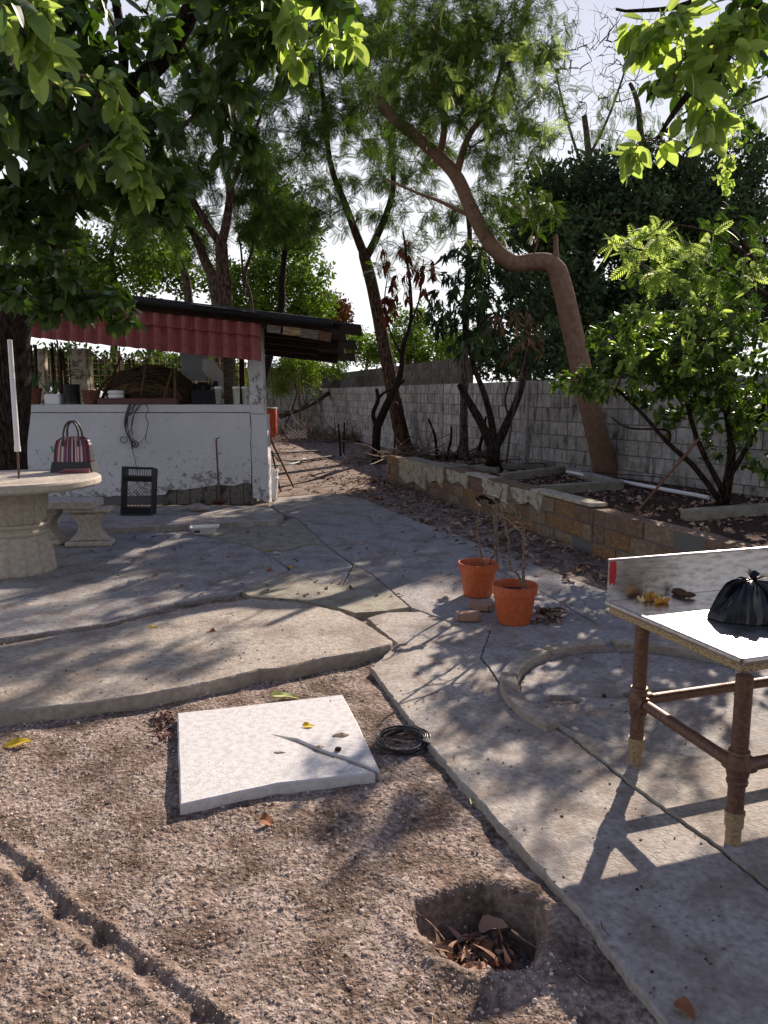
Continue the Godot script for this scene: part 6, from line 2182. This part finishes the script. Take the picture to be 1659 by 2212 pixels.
	# black forked dead tree
	tree("dead_tree", "black forked dead tree with hanging rusty leaves before the brown trunk", "tree",
		[[[Vector3(-.16, 0, -15.7), [812, 960, 15.7], [815, 915, 15.7]], .10, .085],
		[[[815, 920, 15.7], [838, 870, 15.7], [858, 830, 15.7], [866, 795, 15.7], [870, 750, 15.7], [888, 690, 15.6], [884, 600, 15.5], [870, 500, 15.4]], .085, .02],
		[[[814, 925, 15.7], [806, 895, 15.7], [817, 865, 15.7], [813, 840, 15.7]], .05, .035],
		[[[818, 862, 15.7], [830, 850, 15.7], [848, 842, 15.7]], .03, .02],
		[[[868, 770, 15.7], [845, 720, 15.7], [830, 660, 15.7], [838, 590, 15.7]], .03, .01],
		[[[858, 832, 15.7], [875, 822, 15.7]], .04, .02],
		[[[868, 780, 15.7], [880, 720, 15.6], [905, 650, 15.5], [915, 560, 15.5]], .03, .01]],
		[[852, 600, 15.6, 35, 80, .4, 16], [900, 600, 15.5, 50, 90, .5, 20], [848, 660, 15.6, 22, 40, .3, 8]],
		{"shapes": [blade(.24, .08, .5, .5, 5, .7, .2)], "mat": M.litter, "lo": Color(.05, .016, .010), "hi": Color(.14, .045, .024), "per": 3, "size": [.6, 1.1], "bark": M.bark_black, "rough": .2, "twig": .006, "leafrun": .5, "hang": -1.6, "flare": false})

	# many-stemmed dark tree and slender trunk in the bed
	tree("mango_tree", "dark rough-barked tree with several stems and drooping leaves in the garden bed", "tree",
		[[[g(1062, 1014, .3), [1063, 985, 10.8], [1064, 960, 10.8]], .105, .095],
		[[[1062, 968, 10.8], [1040, 920, 10.8], [1012, 865, 10.75], [992, 830, 10.7]], .075, .045],
		[[[1066, 965, 10.8], [1058, 900, 10.8], [1042, 840, 10.8], [1022, 785, 10.8], [1002, 700, 10.8], [1008, 620, 10.8], [1020, 560, 10.8]], .06, .025],
		[[[1066, 968, 10.8], [1100, 900, 10.8], [1125, 840, 10.85], [1134, 780, 10.9], [1140, 720, 10.9], [1120, 650, 10.9]], .075, .03],
		[[[1100, 900, 10.8], [1090, 860, 10.7], [1110, 800, 10.6]], .02, .01]],
		[[1000, 600, 10.8, 80, 90, .9, 46], [1035, 700, 10.8, 100, 70, .9, 46], [1105, 620, 11, 90, 80, .9, 44], [955, 670, 10.8, 60, 60, .6, 20], [1060, 560, 10.9, 80, 50, .8, 26]],
		{"shapes": narrow, "mat": M.leaf_dark, "lo": Color(.016, .030, .014), "hi": Color(.05, .085, .035), "per": 11, "size": [.7, 1.15], "singles": 200, "bark": M.bark_dark, "rough": .3, "twig": .0035, "leafrun": .4, "hang": -1.0, "flat": .3})
	tree("withered_bush", "withered tan leaves hanging on thin branches before the mango tree", "bush",
		[[[g(1090, 1012, .3), [1110, 880, 10.4], [1135, 760, 10.3], [1150, 690, 10.2]], .012, .006]],
		[[1085, 690, 10.3, 50, 35, .4, 16], [1140, 700, 10.3, 50, 40, .4, 12], [1130, 760, 10.3, 60, 50, .4, 12]],
		{"shapes": [blade(.1, .028, .6, .8, 5, .7, .2)], "mat": M.litter, "lo": Color(.10, .055, .03), "hi": Color(.28, .17, .10), "per": 5, "size": [.6, 1.1], "bark": M.twig, "twig": .003, "leafrun": .4, "hang": -1.3, "flare": false})
	tree("slender_tree", "slender straight brown trunk rising from the garden bed", "tree",
		[[[at(1001, 986, 12.7), [1002, 850, 12.7], [1006, 730, 12.7], [1010, 620, 12.7], [1016, 500, 12.7], [1000, 400, 12.7]], .075, .03]],
		[[1010, 470, 12.7, 80, 70, .8, 22]], fe.merged({"bark": M.bark_grey, "per": 8}, true))

	# glossy citrus-like bush on the right
	tree("citrus_bush", "glossy sunlit bush with many leaning stems at the right of the bed", "bush",
		[[[g(1560, 1096, .3), [1572, 1040, 7.3], [1580, 960, 7.3], [1562, 860, 7.25], [1540, 780, 7.2]], .06, .02],
		[[[1556, 1085, 7.3], [1500, 1010, 7.25], [1445, 960, 7.2], [1392, 900, 7.2], [1330, 840, 7.2]], .032, .012],
		[[[1570, 1040, 7.3], [1622, 950, 7.2], [1655, 860, 7.1]], .03, .014],
		[[[1560, 1060, 7.3], [1510, 960, 7.2], [1480, 860, 7.1], [1470, 780, 7.1]], .03, .012],
		[[[1445, 960, 7.2], [1440, 930, 7.1], [1360, 925, 7.1], [1320, 900, 7.1]], .014, .006]],
		[[1450, 735, 7.2, 190, 95, .9, 150], [1580, 765, 7, 110, 125, .8, 95], [1400, 810, 7.2, 140, 75, .7, 84], [1590, 880, 7.1, 90, 70, .6, 34], [1265, 825, 7.3, 70, 36, .4, 16], [1500, 870, 7.2, 120, 80, .7, 50], [1600, 960, 7.2, 70, 90, .6, 24], [1340, 760, 7.2, 80, 60, .5, 28]],
		{"shapes": citrus, "mat": M.leaf, "lo": Color(.03, .065, .014), "hi": Color(.155, .22, .038), "per": 10, "size": [.7, 1.15], "singles": 300, "bark": M.bark_dark, "rough": .12, "twig": .0022, "leafrun": .6, "hang": -.15, "wob": .02})
	tree("lacy_bush", "lacy feather-leaved bush with heart-shaped vine leaves above the citrus bush", "bush",
		[[[Vector3(4.2, .3, -7.6), [1680, 700, 7.7], [1625, 560, 7.6], [1560, 480, 7.5]], .05, .012],
		[[[1660, 640, 7.65], [1560, 590, 7.5], [1450, 560, 7.3], [1340, 530, 7.2]], .022, .006],
		[[[1625, 560, 7.6], [1520, 500, 7.4], [1420, 480, 7.3]], .018, .006]],
		[[1480, 560, 7.4, 165, 80, .7, 40], [1600, 470, 7.6, 90, 50, .6, 8], [1570, 660, 7.4, 90, 80, .6, 26], [1360, 530, 7.2, 60, 40, .4, 9]],
		{"shapes": [frond(.17, 9, .055, .013), frond(.14, 8, .05, .012, .4), blade(.055, .05, .15, .2, 4, .5)], "mat": M.leaf_soft, "lo": Color(.045, .085, .02), "hi": Color(.12, .185, .04), "per": 9, "size": [.8, 1.2], "singles": 250, "bark": M.bark_dark, "twig": .002, "leafrun": .8, "hang": -.1})
	tree("hanging_vine", "sunlit vine with small round leaves hanging at the right edge", "vine",
		[[[Vector3(5.2, .3, -6.9), [1780, 600, 6.9], [1740, 200, 6.8], [1640, 60, 6.6]], .03, .01], [[[1700, 120, 6.7], [1600, 110, 6.6], [1590, 220, 6.5], [1575, 330, 6.5]], .008, .004]],
		[[1590, 220, 6.5, 55, 130, .4, 32], [1625, 120, 6.6, 60, 90, .5, 16], [1560, 360, 6.5, 20, 60, .2, 7]],
		{"shapes": round_leaf, "mat": M.leaf, "lo": Color(.05, .10, .02), "hi": Color(.12, .19, .045), "per": 8, "size": [.8, 1.2], "singles": 120, "bark": M.twig, "twig": .002, "leafrun": .8, "hang": -.4, "flare": false})

	# near branch at the top right, its tree outside the picture
	tree("overhanging_tree", "broad-leaved branch hanging in from above at the top right corner", "tree",
		[[[Vector3(3.6, -.02, -2.6), Vector3(3.5, 1.6, -2.7), Vector3(3.1, 2.9, -3.0)], .14, .09],
		[[Vector3(3.1, 2.9, -3.0), [1900, -60, 3.5], [1680, 20, 3.6], [1560, 110, 3.6], [1470, 220, 3.5], [1420, 300, 3.5]], .05, .006],
		[[[1680, 20, 3.6], [1560, -20, 3.6], [1440, 10, 3.6], [1330, 20, 3.6]], .02, .005],
		[[Vector3(3.1, 2.9, -3.0), Vector3(2.9, 3.8, -2.9), Vector3(2.6, 4.4, -3.0)], .06, .02]],
		[[1480, 150, 3.6, 110, 100, .35, 26], [1420, 50, 3.6, 80, 50, .3, 11], [1400, 320, 3.5, 50, 35, .15, 5], [1590, 60, 3.5, 80, 70, .35, 15], [1540, 260, 3.55, 60, 50, .2, 7]],
		{"shapes": [blade(.12, .062, .15, .15, 8, .85, .04), blade(.105, .056, .22, .08, 8, .85, .05)], "mat": M.leaf, "lo": Color(.035, .07, .02), "hi": Color(.062, .11, .034), "per": 6, "size": [.75, 1.1], "singles": 300, "bark": M.bark_dark, "twig": .002, "leafrun": .5, "hang": -.35})

	# dark evergreen beyond the wall
	var ev := {"shapes": far_bunch, "mat": M.leaf_dark, "lo": Color(.026, .044, .020), "hi": Color(.07, .11, .042), "per": 8, "size": [.9, 1.5], "bark": M.bark_black, "twig": .006, "leafrun": .7, "loose": .12}
	tree("evergreen_tree", "dense dark evergreen beyond the wall behind the bent trunk", "tree",
		[[[Vector3(4.6, 0, -17.5), [1270, 760, 17.2], [1260, 620, 17], [1250, 500, 17]], .22, .1], [[[1260, 640, 17], [1340, 520, 17], [1400, 440, 17]], .1, .04], [[[1260, 640, 17], [1190, 600, 16.8], [1140, 560, 16.6]], .08, .03]],
		[[1240, 470, 17, 150, 120, 2.0, 210], [1180, 640, 16.6, 110, 90, 1.5, 100], [1360, 440, 17.2, 130, 100, 2, 150], [1290, 660, 16.8, 120, 90, 1.5, 100], [1200, 775, 15.6, 110, 55, 1.0, 70], [1090, 770, 16.6, 60, 50, .8, 34]], ev, "evergreens beyond the wall")
	tree("evergreen_tree", "dense dark evergreen beyond the wall above the sunlit bush", "tree",
		[[[Vector3(8.2, 0, -18), [1560, 760, 18], [1550, 600, 18], [1530, 450, 18]], .22, .1], [[[1550, 600, 18], [1460, 520, 17.6], [1400, 480, 17.4]], .1, .04], [[[1550, 560, 18], [1640, 450, 18], [1700, 380, 18]], .1, .04]],
		[[1480, 500, 17.4, 160, 120, 2.0, 190], [1600, 420, 18, 130, 110, 2, 120], [1430, 660, 17, 150, 90, 1.6, 130], [1620, 620, 17.6, 110, 120, 1.6, 110], [1400, 780, 15, 130, 50, .8, 70]], ev, "evergreens beyond the wall")

	# bare twiggy tree against the sky
	tree("bare_tree", "bare twiggy tree against the white sky beyond the evergreens", "tree",
		[[[Vector3(5.6, 0, -21), [1270, 560, 21], [1275, 380, 21], [1262, 250, 21]], .16, .07], [[[1272, 340, 21], [1320, 240, 21], [1360, 120, 21]], .05, .02], [[[1275, 400, 21], [1230, 280, 21], [1200, 150, 21]], .05, .02]],
		[[1240, 140, 21, 120, 130, 1.4, 300], [1340, 130, 21, 90, 120, 1.4, 200], [1280, 280, 21, 120, 70, 1.2, 100]],
		{"shapes": far_bunch, "mat": M.leaf_soft, "lo": Color(.06, .09, .03), "hi": Color(.12, .15, .05), "per": 0, "size": [.4, .6], "bark": M.bark_grey, "twig": .0045, "bend": .03, "droop": .02, "twigmat": M.bark_grey})
	tree("pod_tree", "thin yellow green tree with hanging pods right of the bare tree", "tree",
		[[[Vector3(7.6, 0, -19), [1400, 400, 19], [1380, 240, 19], [1360, 180, 19]], .12, .04], [[[1390, 320, 19], [1480, 260, 19], [1600, 230, 18.5], [1680, 200, 18.5]], .06, .02]],
		[[1330, 260, 19, 90, 70, 1.2, 36], [1480, 240, 19, 130, 90, 1.3, 34], [1610, 220, 18.5, 80, 110, 1.2, 22]],
		fe.merged({"lo": Color(.06, .10, .03), "hi": Color(.17, .22, .06), "per": 5, "bark": M.bark_grey, "hang": -.9}, true))

	# green growth behind the kiosk and over the far wall
	var bg := {"shapes": far_bunch, "mat": M.leaf_soft, "lo": Color(.06, .10, .018), "hi": Color(.20, .28, .05), "per": 9, "size": [1.0, 1.7], "bark": M.bark_grey, "twig": .008, "leafrun": .8, "loose": .15}
	tree("background_tree", "sunlit yellow green tree behind the kiosk at the left", "tree",
		[[[Vector3(-7.5, 0, -21), [250, 640, 21], [240, 560, 21], [260, 450, 21]], .12, .05], [[[245, 600, 21], [330, 540, 21], [390, 480, 21]], .06, .02], [[[245, 590, 21], [160, 520, 21], [90, 470, 21]], .06, .02]],
		[[260, 580, 21, 190, 80, 1.8, 120], [100, 560, 21, 120, 100, 1.6, 70], [330, 460, 22, 120, 80, 1.6, 60]], bg, "trees behind the kiosk")
	tree("background_tree", "pale leafy tree far behind the forked tree", "tree",
		[[[Vector3(-4.6, 0, -26), [545, 740, 26], [560, 640, 26], [590, 520, 26]], .14, .05], [[[560, 640, 26], [640, 560, 26], [660, 500, 26]], .06, .03]],
		[[600, 560, 26, 100, 90, 2, 80], [530, 620, 25, 80, 70, 2, 60], [660, 640, 26, 70, 60, 1.6, 50], [620, 690, 26, 110, 40, 1.5, 50]], bg, "trees behind the kiosk")
	tree("background_tree", "dark feathery treetop between the forked tree and the leaning tree", "tree",
		[[[Vector3(-4.0, 0, -22), [600, 700, 22], [610, 600, 22], [620, 480, 22]], .14, .06]],
		[[620, 490, 22, 70, 60, 1.6, 60], [580, 400, 22, 60, 80, 1.5, 40]], ev.merged({"mat": M.leaf_soft, "lo": Color(.02, .04, .015), "hi": Color(.07, .11, .03)}, true), "trees behind the kiosk")
	tree("wall_shrub", "sunlit shrubs growing over the bare grey wall", "shrub",
		[[[Vector3(-2.2, 0, -34), [790, 800, 34], [790, 740, 34]], .1, .04]],
		[[790, 755, 33, 90, 40, 1.6, 70], [730, 740, 33, 60, 40, 1.4, 40]], bg, "shrubs beyond the wall")
	tree("wall_shrub", "bright shrubs beyond the wall between the brown trunk and the slender trunk", "shrub",
		[[[Vector3(1.6, 0, -31), [920, 800, 31], [930, 740, 31]], .1, .04]],
		[[930, 755, 30, 80, 45, 1.6, 70], [1010, 745, 28, 60, 50, 1.4, 40], [880, 700, 31, 60, 50, 1.5, 30]], bg.merged({"lo": Color(.04, .075, .02)}, true), "shrubs beyond the wall")
	tree("withered_vine", "withered orange brown vine hump above the kiosk eaves", "vine",
		[[[Vector3(-1.9, 0, -30), [720, 760, 30], [720, 690, 30]], .06, .03]],
		[[715, 680, 30, 50, 28, 1.0, 60]], bg.merged({"mat": M.litter, "lo": Color(.10, .045, .016), "hi": Color(.24, .12, .045)}, true))
	tree("wall_vine", "lime green vine spilling over the far wall above the orange tank", "vine",
		[[[Vector3(-3.4, 0, -25.5), [640, 850, 25.6], [620, 800, 25.8]], .03, .02]],
		[[610, 797, 25.5, 55, 20, .7, 46], [650, 790, 26, 50, 22, .8, 36], [610, 830, 25.4, 22, 26, .3, 14], [710, 800, 27, 50, 14, .6, 22], [665, 830, 27.4, 26, 26, .3, 12]], bg.merged({"lo": Color(.09, .13, .02), "hi": Color(.24, .30, .05), "shapes": [bunch(9, .07, .04, .12, 5)], "size": [.8, 1.3]}, true))
	tree("hedge_shrub", "dim green shrubs seen through the open kiosk", "shrub",
		[[[Vector3(-8.4, 0, -19), [120, 840, 19], [120, 780, 19]], .08, .04]],
		[[110, 800, 19, 140, 50, 1.2, 70], [330, 800, 19, 120, 40, 1.2, 60], [480, 800, 19, 60, 40, 1, 30]], bg.merged({"lo": Color(.05, .08, .02), "hi": Color(.17, .22, .06)}, true), "shrubs behind the kiosk")
	# the growth that closes the yard behind the viewpoint
	for q in [[-5.5, 7.5, "dark evergreen standing behind the viewpoint, to the left"], [.5, 8.5, "dark evergreen standing straight behind the viewpoint"], [6.0, 7.0, "dark evergreen standing behind the viewpoint, to the right"]]:
		var b := Vector3(q[0], 0, q[1])
		tree("evergreen_tree", q[2], "tree", [[[b, b + Vector3(.1, 1.5, 0), b + Vector3(0, 3.5, .2), b + Vector3(.1, 5.5, 0)], .2, .06]],
			[[b + Vector3(0, 2.2, 0), 0, 0, 3.0, 1.8, 1.6, 120], [b + Vector3(0, 4.8, 0), 0, 0, 2.8, 1.8, 1.8, 120]], ev.merged({"per": 9, "size": [1.6, 2.4]}, true), "evergreens behind the viewpoint")

func _ready() -> void:
	rng.seed = 20240611
	nz.seed = 4
	nz.noise_type = FastNoiseLite.TYPE_SIMPLEX_SMOOTH
	nz.frequency = 0.01
	nz.fractal_octaves = 3
	# camera
	var cam := Camera3D.new()
	cam.name = "camera"
	cam.position = EYE
	cam.rotation.x = -TILT
	cam.fov = rad_to_deg(2.0 * atan(1106.0 / F))
	cam.near = 0.05
	cam.far = 400.0
	add_child(cam)
	cam.current = true
	# sky, exposure
	var we := WorldEnvironment.new()
	we.name = "environment"
	var env := Environment.new()
	var sky := Sky.new()
	var sm := ProceduralSkyMaterial.new()
	sm.sky_top_color = Color(.12, .25, .55)
	sm.sky_horizon_color = Color(1.0, 1.0, 1.0)
	sm.sky_curve = 0.5
	sm.ground_bottom_color = Color(.35, .32, .29)
	sm.ground_horizon_color = Color(.62, .60, .58)
	sm.sky_energy_multiplier = 0.84
	sm.sun_angle_max = 1.0
	sky.sky_material = sm
	env.background_mode = Environment.BG_SKY
	env.sky = sky
	env.tonemap_mode = Environment.TONE_MAPPER_LINEAR
	env.tonemap_exposure = 2.05
	env.sdfgi_enabled = true
	env.ssao_enabled = true
	env.ssil_enabled = true
	we.environment = env
	add_child(we)
	# sun: ahead and to the right, above the top corner of the picture
	var sun := DirectionalLight3D.new()
	sun.name = "sun"
	var az := deg_to_rad(SUN_AZ)
	var el := deg_to_rad(SUN_EL)
	var to_sun := Vector3(sin(az) * cos(el), sin(el), -cos(az) * cos(el))
	sun.basis = Basis.looking_at(-to_sun, Vector3.UP)
	sun.light_color = Color(1.0, .93, .87)
	sun.light_energy = 1.6
	sun.light_angular_distance = 0.42
	sun.shadow_enabled = true
	add_child(sun)
	make_materials()
	make_ground()
	make_paving()
	make_walls()
	make_kiosk()
	make_steel_table()
	make_pots()
	make_stone_table()
	make_kiosk_front()
	make_counter_things()
	make_back_things()
	make_small_things()
	make_litter()
	make_trees()
